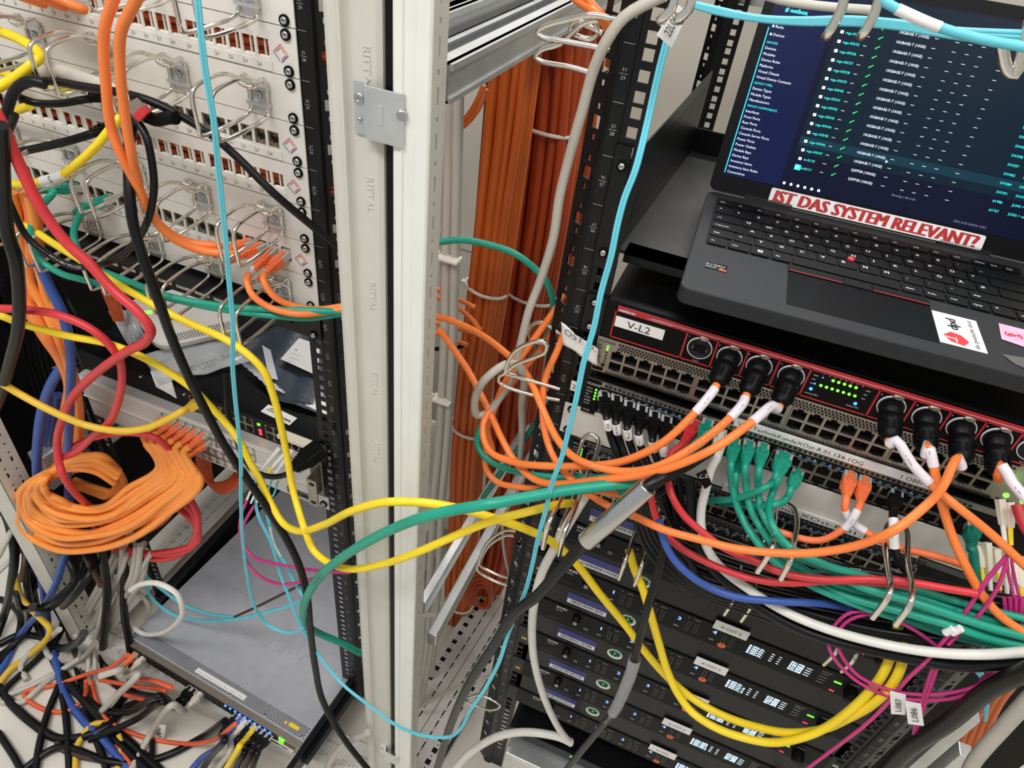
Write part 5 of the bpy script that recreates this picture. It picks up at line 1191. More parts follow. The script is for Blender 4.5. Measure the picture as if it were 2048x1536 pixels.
bo, bpth, br_ = cable('black_cable', 'black cable with a clear sleeve and white print before the receivers', 'black_cable', ((1330, 1085), (1322, 1124), (1308, 1171), (1294, 1217), (1278, 1280), (1264, 1340), (1252, 1372), (1240, 1400), (1226, 1425), (1199, 1458), (1166, 1499), (1128, 1545)), (-.10, -.12, -.13, -.12, -.10), 13, writing=('--- AES ------ AES ---', 'white_ink', .60, .7))
i0, i1 = int(.30 * len(bpth)), int(.56 * len(bpth)); MB().tube(bpth[i0:i1], br_ * 1.6, 12, caps=False).build('clear_sleeve', 'clear', bo)
# ================================================================ plugs in the black switch and their bundles
def plugged(px, py, m, label, pts, Y, w_, name=None, group=None, sl=(), boot=None, dirp=None, writing=None):
    p = at(px, py, YR - .004); d = (at(*dirp, YR - .045) - p) if dirp else FW
    T = aim(p, d); st = [T @ V((0, 0, .030)), T @ V((0, 0, .042))]
    o, path, r = cable(name or m.split('_')[0] + '_cable', label, m, pts, Y, w_, group, start=st, sleeves=sl, writing=writing)
    plug(o, p, d, boot or m); return o
bl = ((1207, 792, 1214, 840), (1232, 800, 1232, 848), (1258, 812, 1254, 858), (1283, 820, 1277, 868), (1308, 832, 1305, 882), (1332, 842, 1326, 890))
for i, (px, py, qx, qy) in enumerate(bl):
    plugged(px, py, 'black_cable', 'black cable with white marked sleeve from the left end of the switch', [(qx + 6, qy + 28), (qx + 22, qy + 75), (1262 + i * 8, 985 + i * 3), (1272 + i * 9, 1040), (1290 + i * 10, 1090 - i * 2), (1330 + i * 10, 1140 - i * 4), (1400, 1188 - i * 6), (1500, 1225 - i * 7), (1620, 1262 - i * 7), (1750, 1290 - i * 6), (1900, 1305 - i * 5)], (-.05, -.07, -.08, -.09, -.09, -.09), 14, 'black_cable', 'black cables with white sleeves', [(.035, .075, 'white_paper', ('Bd', 'Switch', 'CTRL 1', '-----', 'CTRL', '--')[i], .8)], 'black_soft', (qx, qy))
for i in range(8):
    y0_ = 1010 + i * 10
    cable('black_cable', 'black cable in the thick bundle running behind the white cable', 'black_cable', ((1300 + i * 8, 930 + i * 4), (1330 + i * 6, y0_ + 10), (1375, 1048 + i * 16), (1450, 1078 + i * 17), (1560, 1110 + i * 17), (1680, 1135 + i * 17), (1800, 1155 + i * 17), (1950, 1185 + i * 14), (2060, 1205 + i * 12)), (-.03 - .006 * (i % 3), -.06, -.075), 15, 'thick black bundle', writing=('KLOTZ', 'white_ink', .62, 1.0) if i == 0 else None)
plugged(1392, 850, 'red', 'red cable with boot, upper of the two red ones', [(1342, 905), (1338, 930), (1336, 960), (1343, 990), (1368, 1031), (1409, 1067), (1450, 1097), (1505, 1121), (1570, 1147), (1652, 1159), (1734, 1158), (1816, 1164), (1898, 1178), (1952, 1187)], (-.06, -.10, -.11, -.11, -.10), 14, dirp=(1362, 892))
cable('red_cable', 'red cable, lower of the two red ones', 'red', ((1312, 955), (1303, 977), (1308, 1023), (1327, 1064), (1368, 1100), (1437, 1135), (1505, 1158), (1570, 1166), (1679, 1161), (1760, 1166), (1830, 1172)), (-.08, -.105, -.11, -.10), 14)
cable('blue_cable', 'blue cable sagging below the red pair', 'blue', ((1318, 1040), (1327, 1078), (1346, 1116), (1382, 1152), (1428, 1179), (1478, 1195), (1560, 1203), (1640, 1207), (1700, 1216)), (-.11, -.125, -.12, -.08), 14)
gpl = ((1414, 848, 1400, 895, [(1385, 905), (1340, 940), (1300, 965), (1240, 985)]),
       (1468, 885, 1462, 930, [(1464, 965), (1475, 1015), (1500, 1060), (1535, 1105), (1600, 1150), (1700, 1195), (1800, 1230), (1900, 1262), (1985, 1280), (2070, 1290)]),
       (1497, 890, 1490, 935, [(1492, 965), (1500, 1015), (1525, 1062), (1560, 1105), (1620, 1145), (1720, 1185), (1820, 1215), (1920, 1245), (1990, 1262), (2070, 1275)]),
       (1525, 895, 1518, 940, [(1516, 970), (1522, 1020), (1545, 1062), (1580, 1100), (1640, 1133), (1740, 1168), (1840, 1195), (1930, 1225), (2000, 1245), (2070, 1260)]),
       (1480, 905, 1472, 950, [(1470, 985), (1484, 1035), (1512, 1082), (1550, 1125), (1620, 1170), (1720, 1212), (1830, 1248), (1930, 1278), (2005, 1292), (2070, 1300)]),
       (1562, 912, 1552, 952, [(1545, 965), (1532, 974), (1478, 996), (1431, 1001), (1400, 1002)]),
       (1572, 915, 1556, 958, [(1545, 985), (1538, 1015), (1545, 1050), (1575, 1090), (1640, 1125), (1740, 1155), (1850, 1185), (1940, 1210), (2060, 1240)]),
       (1594, 948, 1580, 982, [(1573, 998), (1546, 1010), (1490, 1010), (1440, 1006)]))
for i, (px, py, qx, qy, pts) in enumerate(gpl):
    plugged(px, py, 'green', ('green cable running left from the plug beside the red one', 'green cable in the drooping bundle under the label strip', 'green cable in the drooping bundle under the label strip', 'green cable in the drooping bundle under the label strip', 'green cable in the drooping bundle under the label strip', 'green cable bending left over its neighbours', 'green cable in the drooping bundle under the label strip', 'green cable from the lowest green plug bending left')[i], pts, (-.05, -.07 - .004 * i, -.085 - .004 * i, -.09, -.09) if i not in (5, 7) else (-.05, -.065, -.05, -.03), 13, None, 'drooping green bundle' if i in (1, 2, 3, 4, 6) else None, (), None, (qx, qy))
for i, pts in enumerate((((1590, 1112), (1660, 1140), (1720, 1172), (1830, 1205), (1990, 1258), (2070, 1278)), ((1610, 1155), (1700, 1195), (1800, 1222), (1900, 1250), (1990, 1280), (2070, 1295)))):
    cable('green_cable', 'green cable lying on top of the drooping bundle', 'green', pts, (-.09, -.11, -.10), 15, 'green cables on the bundle top')
gO = plugged(1944, 1055, 'green_dark', 'dark green cable hanging beside the ivory connectors', [(1945, 1100), (1955, 1170), (1980, 1230), (2010, 1275)], (-.05, -.08), 15, dirp=(1942, 1100))
o1 = plugged(1699, 952, 'orange_plug', 'orange cable with a white sleeve bending left under its plug', [(1690, 1020), (1702, 1042), (1730, 1062), (1760, 1080), (1802, 1096), (1871, 1112), (1925, 1129)], (-.055, -.06, -.06), 13, 'orange_cable', None, [(.22, .42, 'sleeve')], None, (1692, 1000))
o2 = plugged(1728, 962, 'orange_plug', 'orange cable with a white sleeve bending right under its plug', [(1710, 1030), (1696, 1050), (1679, 1063), (1652, 1078), (1625, 1081), (1592, 1074), (1556, 1063)], (-.06, -.07, -.07), 13, 'orange_cable', None, [(.18, .46, 'sleeve', '----')], None, (1720, 1010))
plugged(1791, 990, 'black_cable', 'black cable with white sleeve beside the orange plugs', [(1788, 1048), (1789, 1095), (1800, 1125), (1830, 1160), (1880, 1180), (1950, 1190)], (-.06, -.08, -.08), 14, 'black_cable', None, [(.16, .40, 'white_paper', '-- -')], 'black_soft', (1786, 1030))
# fibre connectors, ivory
def fibre(px, py, qx, qy, label, tail, boot):
    p, e = at(px, py, -.03), at(qx, qy, -.055); T = aim(p, e - p); L_ = (e - p).length
    o = empty('fibre_connector', tuple(p), label, 'connector', 'ivory fibre connectors')
    MB().hexa([T @ V(v) for v in ((-.0034, -.003, 0), (.0034, -.003, 0), (.0034, .003, 0), (-.0034, .003, 0))], [T @ V(v) for v in ((-.0026, -.0024, L_ * .6), (.0026, -.0024, L_ * .6), (.0026, .0024, L_ * .6), (-.0026, .0024, L_ * .6))]).build('housing', 'ivory', o, bevel=.0005)
    MB().lathe([(.0023, L_ * .58), (.0019, L_)], T, 10).build('strain_relief', boot, o)
    cable('fibre_tail', '', tail, [e, e + (e - p) * .4, at(qx + 6, qy + 60, -.07), at(qx + 20, qy + 120, -.08)], (), 5, parent=o, sides=7, rad=.0013)
for i, (x, y, x2, y2, bt) in enumerate(((2000, 998, 2010, 1085, 'white_paper'), (2018, 1004, 2022, 1090, 'yellow'), (1957, 1092, 1966, 1165, 'yellow'), (1973, 1085, 1982, 1185, 'white_paper'), (1991, 1098, 2000, 1180, 'yellow'), (2012, 1105, 2014, 1188, 'white_paper'), (2028, 1125, 2032, 1200, 'white_paper'), (2040, 1130, 2044, 1205, 'yellow'))):
    fibre(x, y, x2, y2, 'ivory fibre connector on a magenta tail beside the dark green cable', 'magenta', bt)
mb = MB(); [mb.lathe([(.0026, 0), (.0022, .0015)], aim(at(x, y, -.02), ZY), 10) for x, y in ((2012, 990), (2046, 1003))]; tag(mb.build('status_light', 'led_green'), 'green lights above the ivory fibre connectors', 'light')
cable('red_cable', 'short thick red cable end beside the ivory connectors', 'red', ((2034, 1010), (2044, 1040), (2062, 1070)), (-.04, -.06), 18)
# magenta fibre loops
def thin(pts, Y, label, m='magenta', w_=6.5, group='thin magenta fibres', **k): return cable(m + '_fibre', label, m, pts, Y, w_, group, sides=7, **k)
thin(((1775, 1234), (1734, 1223), (1701, 1225), (1674, 1245), (1660, 1269), (1658, 1294), (1674, 1324), (1707, 1357), (1748, 1381), (1789, 1395), (1843, 1400), (1898, 1398), (1953, 1381), (1994, 1354), (2035, 1324), (2070, 1290)), (-.09, -.10, -.11, -.11, -.10), 'outer magenta fibre looped in front of the receivers', group=None)
thin(((1760, 1228), (1726, 1230), (1694, 1243), (1678, 1262), (1676, 1292), (1690, 1322), (1720, 1354), (1760, 1374), (1800, 1385), (1843, 1389), (1898, 1386), (1953, 1372), (1990, 1345), (2030, 1318)), (-.09, -.10, -.11, -.11, -.10), 'inner magenta fibre looped in front of the receivers', group=None)
thin(((1802, 1245), (1843, 1269), (1876, 1294), (1900, 1310)), (-.10,), 'short magenta fibre rising to the black junction', group=None)
thin(((2016, 1110), (1980, 1152), (1939, 1212), (1906, 1261), (1880, 1290), (1857, 1318), (1816, 1357), (1775, 1406), (1734, 1447), (1666, 1499), (1590, 1555)), (-.08, -.11, -.12, -.13), 'long magenta fibre crossing the yellow cables to the floor', group=None)
thin(((2014, 1125), (1993, 1180), (1953, 1236), (1917, 1269), (1895, 1290)), (-.09, -.11), 'magenta fibre meeting the white clip', group=None)
for i in range(2): thin(((1876 - i * 8, 1330), (1860 - i * 8, 1375), (1846 - i * 7, 1420), (1833 - i * 4, 1460), (1828, 1480)), (-.11,), 'magenta fibre hanging through the white flag tags', group='hanging magenta pair')
for i in range(4): thin(((2008 + i * 12, 1195), (2014 + i * 9, 1245), (2026 + i * 5, 1290), (2020 - i * 8, 1330), (1990 - i * 10, 1362)), (-.08, -.10), 'magenta fibre falling from the ivory connectors', group='falling magenta fibres')
ck = empty('fibre_clip', tuple(at(1905, 1262, -.112)), 'small white clip joining two magenta fibres', 'clip')
for k in range(2): MB().lathe([(.0035, -.005), (.0035, .005)], aim(at(1899 + k * 14, 1261, -.112), V((.3, 0, 1))), 10).build('clip_half', 'white_paper', ck)
def flag(px, Y, st, label, ang=0):
    q_ = [at(x, y, Y) for x, y in px]; o = tag(MB().quad(*q_).build('flag_tag', 'white_paper'), label, 'tag'); s_ = o.modifiers.new('s', 'SOLIDIFY'); s_.thickness = .0004
    e1 = (q_[1] - q_[0]); e2 = (q_[3] - q_[0]); mb = MB()
    o_ = q_[0] + e1 * .2 + e2 * .30; n_ = e1.cross(e2).normalized(); n_ = n_ if n_.dot(CAM - o_) > 0 else -n_
    text(mb, st, o_ + n_ * .0010, e1, e2, e2.length * .42, width=e1.length * .62); mb.build('tag_text', 'ink', o); return o
flag(((1811, 1430), (1812, 1390), (1780, 1382), (1782, 1428)), -.125, 'L087', 'white flag tag with dark number on the magenta fibres, upper one')
flag(((1848, 1452), (1842, 1408), (1810, 1402), (1816, 1448)), -.13, 'L086', 'white flag tag with dark number on the magenta fibres, lower one')
flag(((1343, 96), (1377, 26), (1350, 5), (1313, 70)), -.125, '22L064', 'white flag tag 22L064 on the turquoise fibre')
# turquoise fibres
def duplex(pts, Y, label, w_=4.2, m='cyan', off=.0011, sl=()):
    P = ys(pts, *Y); e = empty('fibre_cable', tuple(P[0]), label, 'cable')
    for s_ in (-1, 1):
        Q = []
        for i, p in enumerate(P):
            t = (P[min(i + 1, len(P) - 1)] - P[max(i - 1, 0)]).normalized(); v = (CAM - p).normalized(); Q.append(p + v.cross(t).normalized() * off * s_)
        path = spline(Q, .008); r = w_ / 2 / FPX * sum(dist(p) for p in path) / len(path)
        o = MB().tube(path, r, 7).build('fibre', m, e)
    for a, b, mm, *tx in sl:
        path = spline(P, .008); i0, i1 = int(a * len(path)), int(b * len(path)); s_ = MB().tube(path[i0:i1], off * 2.2, 10).build('label_sleeve', mm, e)
        if tx: cable_text(path[i0:i1], tx[0], off * 2.25, s_, 'ink', .5)
    return e
duplex(((390, -30), (395, 0), (400, 51), (410, 137), (427, 239), (437, 342), (448, 444), (458, 560), (466, 655), (465, 723), (470, 792), (477, 860), (482, 928), (482, 1000), (486, 1084), (496, 1160), (511, 1217), (534, 1248), (572, 1265), (603, 1258), (622, 1238)), (-.16, -.16, -.15, -.14, -.13, -.12, -.11, -.12), 'long turquoise fibre pair hanging in front of the patch panels')
duplex(((511, 988), (515, 1026), (542, 1084), (561, 1148), (580, 1198), (599, 1244), (635, 1307), (687, 1370), (740, 1412), (792, 1450), (837, 1469), (897, 1474), (921, 1457), (942, 1419), (970, 1377), (998, 1324), (1015, 1272), (1030, 1232), (1050, 1185), (1064, 1133), (1076, 1077), (1090, 1025), (1106, 961), (1121, 922), (1135, 870), (1154, 790), (1168, 722), (1188, 654), (1202, 585), (1222, 513), (1236, 444), (1250, 393), (1270, 342), (1284, 290), (1296, 239), (1316, 150), (1330, 95), (1345, 50), (1385, 8)), (-.05, -.09, -.13, -.16, -.17, -.15, -.14, -.14, -.14, -.13, -.12, -.10, -.10), 'turquoise fibre pair sagging from the left rack up past the dark rail')
duplex(((532, 988), (538, 1045), (552, 1095), (572, 1130), (591, 1168), (612, 1200)), (-.05, -.09), 'short turquoise fibre pair with a marked sleeve', sl=[(.30, .62, 'white_paper', '||| || |||')])
duplex(((262, 1060), (268, 1085), (278, 1130), (290, 1165), (305, 1198), (343, 1228), (400, 1241), (458, 1240), (534, 1225), (610, 1196), (650, 1150)), (-.06, -.05, -.05), 'turquoise fibre pair swinging low over the grey switch', 3.6)
cable('cyan_fibre', 'thin turquoise fibre turning brown over the grey switch', 'cyan', ((280, 1145), (324, 1179), (366, 1209), (420, 1228), (469, 1234)), (-.04,), 6)
cable('brown_fibre', 'thin brown fibre lying over the grey switch', 'brown_cable', ((469, 1234), (515, 1213), (591, 1175), (640, 1150)), (-.04,), 5)
for i in range(4): cable('cyan_fibre', 'turquoise fibre strung across the top in front of the screen', 'cyan', ((1385, 6 + i * 2), (1430, 16 + i * 3), (1509, 33 + i * 2), (1600, 38 + i * 3), (1700, 36 + i * 4), (1800, 44 + i * 4), (1900, 58 + i * 5), (2070, 66 + i * 10)), (-.12,), 8, 'turquoise fibres across the top', sides=8)
cable('cyan_fibre', 'thick turquoise fibre with a marked sleeve above the screen', 'cyan', ((1740, -20), (1770, 5), (1820, 30), (1880, 55), (1960, 78), (2070, 98)), (-.14,), 15, sleeves=[(.22, .55, 'white_paper', '|||| ||| ||')])
cable('white_cable', 'pale cable running behind the turquoise fibres above the screen', 'grey_cable', ((1490, -25), (1560, 0), (1640, 12), (1740, 20)), (-.10,), 14)
# magenta fibres of the left rack
thin(((494, 1000), (481, 1038), (484, 1084), (507, 1114), (546, 1126), (591, 1135), (649, 1143), (700, 1145)), (-.06, -.09, -.10), 'upper magenta fibre over the grey switch', w_=6, group=None)
thin(((508, 1012), (488, 1049), (485, 1091), (496, 1129), (519, 1152), (553, 1167), (591, 1166), (630, 1156), (660, 1138), (690, 1120)), (-.06, -.09, -.10), 'lower magenta fibre over the grey switch', w_=6, group=None)
lc = ((560, 895, 518, 945, 'white_paper'), (572, 905, 530, 952, 'yellow'), (585, 900, 545, 955, 'white_paper'), (597, 912, 556, 962, 'yellow'))
for i, (x, y, x2, y2, bt) in enumerate(lc):
    p, e = at(x, y, -.02), at(x2, y2, -.05); T = aim(p, e - p); L_ = (e - p).length; o = empty('fibre_connector', tuple(p), 'white fibre connector plugged under the ivory tab of the black switch', 'connector', 'white fibre connectors')
    MB().lathe([(.0036, 0), (.0032, L_ * .5), (.0026, L_ * .62)], T, 8).build('housing', 'white_paper', o); MB().lathe([(.0022, L_ * .6), (.0017, L_)], T, 8).build('strain_relief', bt, o)
    cable('fibre_tail', '', 'cyan', [e, at(x2 - 10, y2 + 30, -.06), at((511, 511, 532, 532)[i], 992, -.055)], (), 5, parent=o, sides=7, rad=.0014)
for i, (x, y) in enumerate(((500, 985), (508, 992), (520, 990), (528, 998))):
    p, e = at(x + 8, y - 18, -.055), at(x - 6, y + 14, -.065); T = aim(p, e - p); o = tag(MB().lathe([(.0026, 0), (.0026, .008), (.0018, .012), (.0018, (e - p).length)], T, 8).build('fibre_coupler', 'white_paper'), 'tiny white coupler between turquoise and magenta fibres', 'connector', 'tiny white couplers')
# black power cable with plug beside the bracket
po, pth, pr = cable('power_cable', 'black power cable with a moulded plug beside the nickel bracket', 'black_cable', ((452, 745), (453, 780), (456, 824), (470, 868), (488, 917), (509, 942), (537, 953), (569, 950), (588, 936)), (-.04, -.06, -.07, -.06), 11)
a, b_ = at(586, 937, -.06), at(632, 903, -.03); T = aim(a, b_ - a); L_ = (b_ - a).length; g = MB()
g.hexa([T @ V(v) for v in ((-.006, -.005, .0), (.006, -.005, .0), (.006, .005, .0), (-.006, .005, .0))], [T @ V(v) for v in ((-.011, -.008, L_ * .5), (.011, -.008, L_ * .5), (.011, .008, L_ * .5), (-.011, .008, L_ * .5))]); g.box(-.012, .012, -.009, .009, L_ * .5, L_ + .01, T)
for k in range(4): g.box(-.0085 - .001 * k, .0085 + .001 * k, -.0072, .0072, .003 + k * .004, .005 + k * .004, T)
g.build('power_plug', 'black_soft', po, bevel=.001)
# ================================================================ left rack: cables over the patch panels
def pplug(k, n, m, pts, Y, w_, label, name, d=V((-.25, -1, -.12)), group=None, sl=()):
    p = V((portx(k), -.002, zl(n) + .0215)); T = aim(p, d); st = [T @ V((0, 0, .030)), T @ V((0, 0, .042))]
    o, path, r = cable(name, label, m, pts, Y, w_, group, start=st, sleeves=sl); plug(o, p, d, m.replace('orange', 'orange_plug') if m == 'orange' else m, latch=True); return o
pplug(21, 23, 'orange', [(440, 492), (380, 485), (325, 455), (290, 405), (272, 350), (263, 308), (251, 239), (240, 137), (243, 62), (273, 0), (290, -40)], (-.06, -.10, -.12, -.13, -.14), 16, 'right one of two orange cables hanging in front of the patch panels', 'orange_cable', V((-.55, -1, -.12)), sl=[(.01, .06, 'sleeve')])
pplug(22, 23, 'orange', [(470, 509), (400, 500), (342, 473), (300, 425), (273, 369), (246, 318), (222, 256), (212, 171), (208, 68), (227, 0), (245, -40)], (-.06, -.10, -.12, -.13, -.14), 16, 'left one of two orange cables hanging in front of the patch panels', 'orange_cable', V((-.55, -1, -.2)), sl=[(.01, .06, 'sleeve')])
pplug(23, 23, 'orange', [(497, 552), (494, 562), (505, 590), (540, 615), (595, 628), (640, 626), (690, 617)], (-.055, -.07, -.06, -.03), 13, 'lower orange cable curling from the plugs to the dark rail', 'orange_cable', V((-.35, -1, -.55)), sl=[(.02, .16, 'sleeve')])
pplug(24, 23, 'orange', [(529, 548), (526, 558), (545, 590), (580, 610), (632, 619), (690, 612)], (-.05, -.065, -.05, -.025), 13, 'upper orange cable curling from the plugs to the dark rail', 'orange_cable', V((-.35, -1, -.55)), sl=[(.02, .16, 'sleeve')])
for i, (a, b) in enumerate(((0, 40), (1, 66), (2, 92))):      # orange plugs in the top panel
    pplug(9 + i, 28, 'orange', [(90 + i * 40, 8 + i * 6), (40 + i * 40, -8 + i * 4), (-10 + i * 30, -30)], (-.04, -.06), 13, 'orange cable plugged into the uppermost patch panel', 'orange_cable', V((-.8, -1, .3)), 'plugs in the uppermost panel')
cable('red_cable', 'long red cable dropping from the jacks and hooking back left', 'red', ((-15, 215), (0, 240), (34, 318), (85, 420), (137, 489), (175, 523), (222, 576), (273, 621), (300, 655), (291, 683), (253, 703), (191, 747), (147, 792), (123, 843), (114, 884), (118, 925), (126, 950), (160, 996), (191, 1019), (230, 1040)), (-.14, -.14, -.13, -.13, -.12, -.11, -.13, -.02), 14)
cable('red_cable', 'red cable bowing right over the packaging and down', 'red', ((-20, 616), (0, 617), (44, 619), (120, 631), (188, 662), (232, 706), (244, 747), (239, 792), (219, 843), (191, 867), (160, 898), (137, 911), (123, 915)), (-.15, -.13, -.11, -.11, -.11), 13)
cable('red_cable', 'red cable running right beneath the dull yellow one', 'red', ((118, 915), (126, 908), (164, 884), (212, 870), (273, 867), (314, 877), (340, 900)), (-.09, -.07, -.05), 11)
for i in range(3):
    c = (292 + i * 8, 1046 + i * 8); rx, ry = 104 - i * 7, 70 - i * 8
    pts = [(c[0] + rx * math.cos(a), c[1] + ry * math.sin(a) + 10 * math.sin(2 * a + i)) for a in [2 * PI * j / 16 - 2.2 for j in range(16)]]
    cable('red_cable', 'red cable coiled beneath the orange loops', 'red', pts, (-.03, -.05, -.07, -.05), 11, 'red coil')
cable('red_cable', 'red cable passing up from the coil to the plugs', 'red', ((270, 1075), (330, 1040), (362, 985), (368, 950), (355, 925)), (-.03,), 10)
# black cables
cable('black_cable', 'black cable slanting right across the rings behind the post', 'black_cable', ((10, 260), (18, 205), (40, 175), (95, 162), (160, 172), (253, 188), (308, 205), (362, 232), (427, 273), (478, 318), (547, 386), (615, 444), (690, 505)), (-.09, -.08, -.075, -.07, -.06, -.05, -.02), 14)
cable('black_cable', 'black cable looping down past the orange pair with white print', 'black_cable', ((262, 228), (290, 267), (304, 325), (308, 376), (300, 427), (280, 472), (253, 503), (222, 522), (178, 534), (137, 530), (85, 501), (51, 470), (30, 430), (12, 385), (4, 330), (12, 280), (30, 230)), (-.08, -.11, -.12, -.12, -.12), 12, writing=('PATCH CABLE  PATCH CABLE', 'white_ink', .60, .8))
cable('black_cable', 'long straight black cable falling across both left and lower devices', 'black_cable', ((268, 240), (258, 290), (258, 342), (260, 400), (267, 450), (287, 518), (318, 604), (342, 672), (376, 751), (410, 819), (451, 894), (496, 960), (534, 1015), (572, 1076), (599, 1133), (614, 1194), (620, 1255), (630, 1332), (645, 1400), (687, 1476), (745, 1550)), (-.08, -.12, -.14, -.13, -.12, -.12, -.13, -.15), 14)
cable('black_cable', 'thick black cable hanging down in front of the orange strands', 'black_cable', ((2, 250), (4, 320), (10, 430), (16, 470), (31, 518), (38, 587), (36, 655), (20, 723), (0, 792), (-20, 840)), (-.15,), 19)
k1, _, _ = cable('black_cable', 'black cable with a black plug in the jack panel', 'black_cable', ((-15, 318), (0, 312), (85, 294), (154, 277), (186, 267), (200, 262)), (-.08, -.05, -.03), 13)
plug(k1, at(214, 256, -.006), at(190, 266, -.035) - at(214, 256, -.006), 'black_soft')
k2, _, _ = cable('black_cable', 'black cable curving under the ring into the jack panel', 'black_cable', ((30, 185), (41, 195), (68, 205), (120, 207), (164, 200), (186, 197)), (-.07, -.05, -.03), 12)
plug(k2, at(200, 192, -.006), at(180, 198, -.035) - at(200, 192, -.006), 'black_soft')
cable('black_cable', 'black cable bent in the far corner of the rings', 'black_cable', ((0, 330), (8, 270), (16, 215), (32, 178), (60, 162), (90, 168)), (-.11, -.09), 16)
# loose red booted plug
lp_ = empty('network_plug', tuple(at(272, 222, -.085)), 'loose plug with metal shell and red latch among black cables', 'plug')
a, b_ = at(262, 205, -.088), at(290, 232, -.085); T = aim(a, b_ - a); L_ = (b_ - a).length
MB().box(-.0062, .0062, -.005, .005, 0, L_ * .6, T).build('metal_shell', 'nickel', lp_, bevel=.0005); MB().box(-.0068, .0068, -.0055, .0058, L_ * .55, L_ * 1.05, T).build('red_latch', 'red', lp_, bevel=.0008)
bt_ = tag(MB().tube(spline([at(x, y, -.075) for x, y in ((292, 232), (312, 240), (335, 236), (352, 236))], .005), [.0062] * len(spline([at(x, y, -.075) for x, y in ((292, 232), (312, 240), (335, 236), (352, 236))], .005)), 12).build('cable_boot', 'black_soft'), 'thick black ribbed boot beside the loose red plug', 'boot')
cable('clear_sleeve', 'clear plastic sleeve lying through the rings of the blank panel', 'grey_cable', ((82, 145), (110, 138), (160, 155), (215, 176), (250, 190)), (-.05,), 22, cat='sleeve')
# green
pplug(9, 23, 'green', [(170, 412), (154, 441), (147, 468), (154, 496), (167, 523), (195, 538), (239, 556), (290, 576), (342, 594), (410, 607), (478, 616), (547, 618), (640, 622), (690, 624)], (-.06, -.08, -.09, -.09, -.07, -.03), 12, 'upper green cable running along under the rings to the rail', 'green_cable', V((-.6, -1, -.3)))
pplug(6, 23, 'green', [(106, 386), (79, 417), (65, 445), (64, 488), (79, 518), (120, 546), (164, 559), (239, 577), (320, 592), (410, 612), (478, 623), (547, 631), (615, 636), (690, 626)], (-.06, -.09, -.09, -.09, -.07, -.03), 12, 'lower green cable running along under the rings to the rail', 'green_cable', V((-.9, -1, 0)))
# orange strands dropping at the far left
for i in range(9):
    x = 14 + i * 8; tag_ = 'orange strand dropping from the rings at the rack side'
    cable('orange_cable', tag_, 'orange_light' if i % 2 else 'orange', ((x - 14, 385 + 4 * (i % 3)), (x - 4, 425), (x + 8 - i, 490), (x + 22 - (i % 3) * 8, 560), (55 + i * 7, 620), (85 + i * 6, 672), (118 + i * 3, 720), (135 + i * 2, 765), (128 + i * 4, 820), (120 + i * 5, 880), (112 + i * 5, 930)), (-.06 - .008 * (i % 4), -.07 - .006 * (i % 3), -.05), 13, 'orange strands at the rack side')
for i in range(3): cable('orange_cable', 'rust orange strand showing behind the packaging', 'orange_dark', ((196 + i * 10, 545), (208 + i * 9, 580), (222 + i * 7, 612), (232 + i * 6, 640)), (.05,), 11, 'rust strands behind the packaging')
cable('blue_cable', 'blue cable dropping beside the orange strands', 'blue', ((60, 470), (72, 505), (85, 542), (106, 587), (123, 621), (137, 672), (142, 723), (140, 792), (137, 860), (134, 920), (136, 980), (132, 1040)), (-.08, -.09, -.08), 14)
cable('blue_cable', 'blue cable swinging left below the silver switch', 'blue', ((132, 718), (118, 742), (104, 765), (90, 800), (80, 843), (74, 911), (76, 980), (80, 1091), (84, 1160), (92, 1217), (99, 1274), (114, 1331), (130, 1389), (164, 1438), (202, 1476), (265, 1545)), (-.06, -.07, -.10, -.13, -.15), 13)
cable('blue_cable', 'blue cable slanting to the left over the black tangle', 'blue', ((140, 985), (138, 1060), (124, 1130), (107, 1179), (76, 1228), (38, 1274), (8, 1331), (-15, 1370)), (-.08, -.13, -.16), 11)
for i in range(2): cable('blue_cable', 'short blue length among the hanging black cables', 'blue_dark', ((105 + i * 12, 790), (98 + i * 10, 850), (92 + i * 6, 900), (108 + i * 10, 935)), (-.03,), 13, 'short blue lengths')
# orange block: twelve plugs below the silver switch and their coil
for i in range(6):
    for r in range(2):
        p = V((p0.x + .004 + i * .0150, -.018, .6465 - r * .0150)); d = V((-.55, -.75, -.55)); T = aim(p, d, V((0, -.5, 1)))
        st = [T @ V((0, 0, .030)), T @ V((0, 0, .042))]; k = i * 2 + r; t = k / 11; rk = random.Random(k + 40)
        f_ = lambda a, b, j=5: a + (b - a) * t + rk.uniform(-j, j)
        pts = [(f_(318, 402, 2), f_(928, 962, 2)), (f_(262, 340), f_(978, 1024)), (f_(200, 272), f_(1012, 1074)), (f_(150, 188), f_(1014, 1100)), (f_(118, 104), f_(1000, 1096)), (f_(98, 50), f_(982, 1064)), (f_(90, 30), f_(968, 1012)), (f_(90, 42), f_(958, 976)), (f_(98, 76, 3), f_(950, 956, 3)), (f_(140, 128), f_(925, 938)), (f_(196, 192), f_(914, 940)), (f_(238, 232), f_(938, 965))]
        yo = rk.uniform(-.014, .014)
        o, path, r_ = cable('orange_cable', 'orange cable from the block of plugs, coiled into the hanging loop', 'orange_light', pts, (-.06, -.10 + yo, -.12 + yo, -.11 - yo, -.09, -.06 + yo), 11.5, 'hanging orange coil', start=st)
        plug(o, p, d, 'orange_plug', V((0, -.5, 1)), s=.95)
for i in range(4):
    cable('orange_cable', 'orange cable arching over the top of the hanging loop', 'orange_light', ((84 + i * 3, 962), (120, 925 + i * 8), (175, 912 + i * 9), (225, 930 + i * 9), (248 - i * 5, 965), (236 - i * 8, 985 + i * 3), (190, 975 + i * 4), (150, 960 + i * 4)), (-.07, -.05, -.04), 11, 'arches of the orange coil')
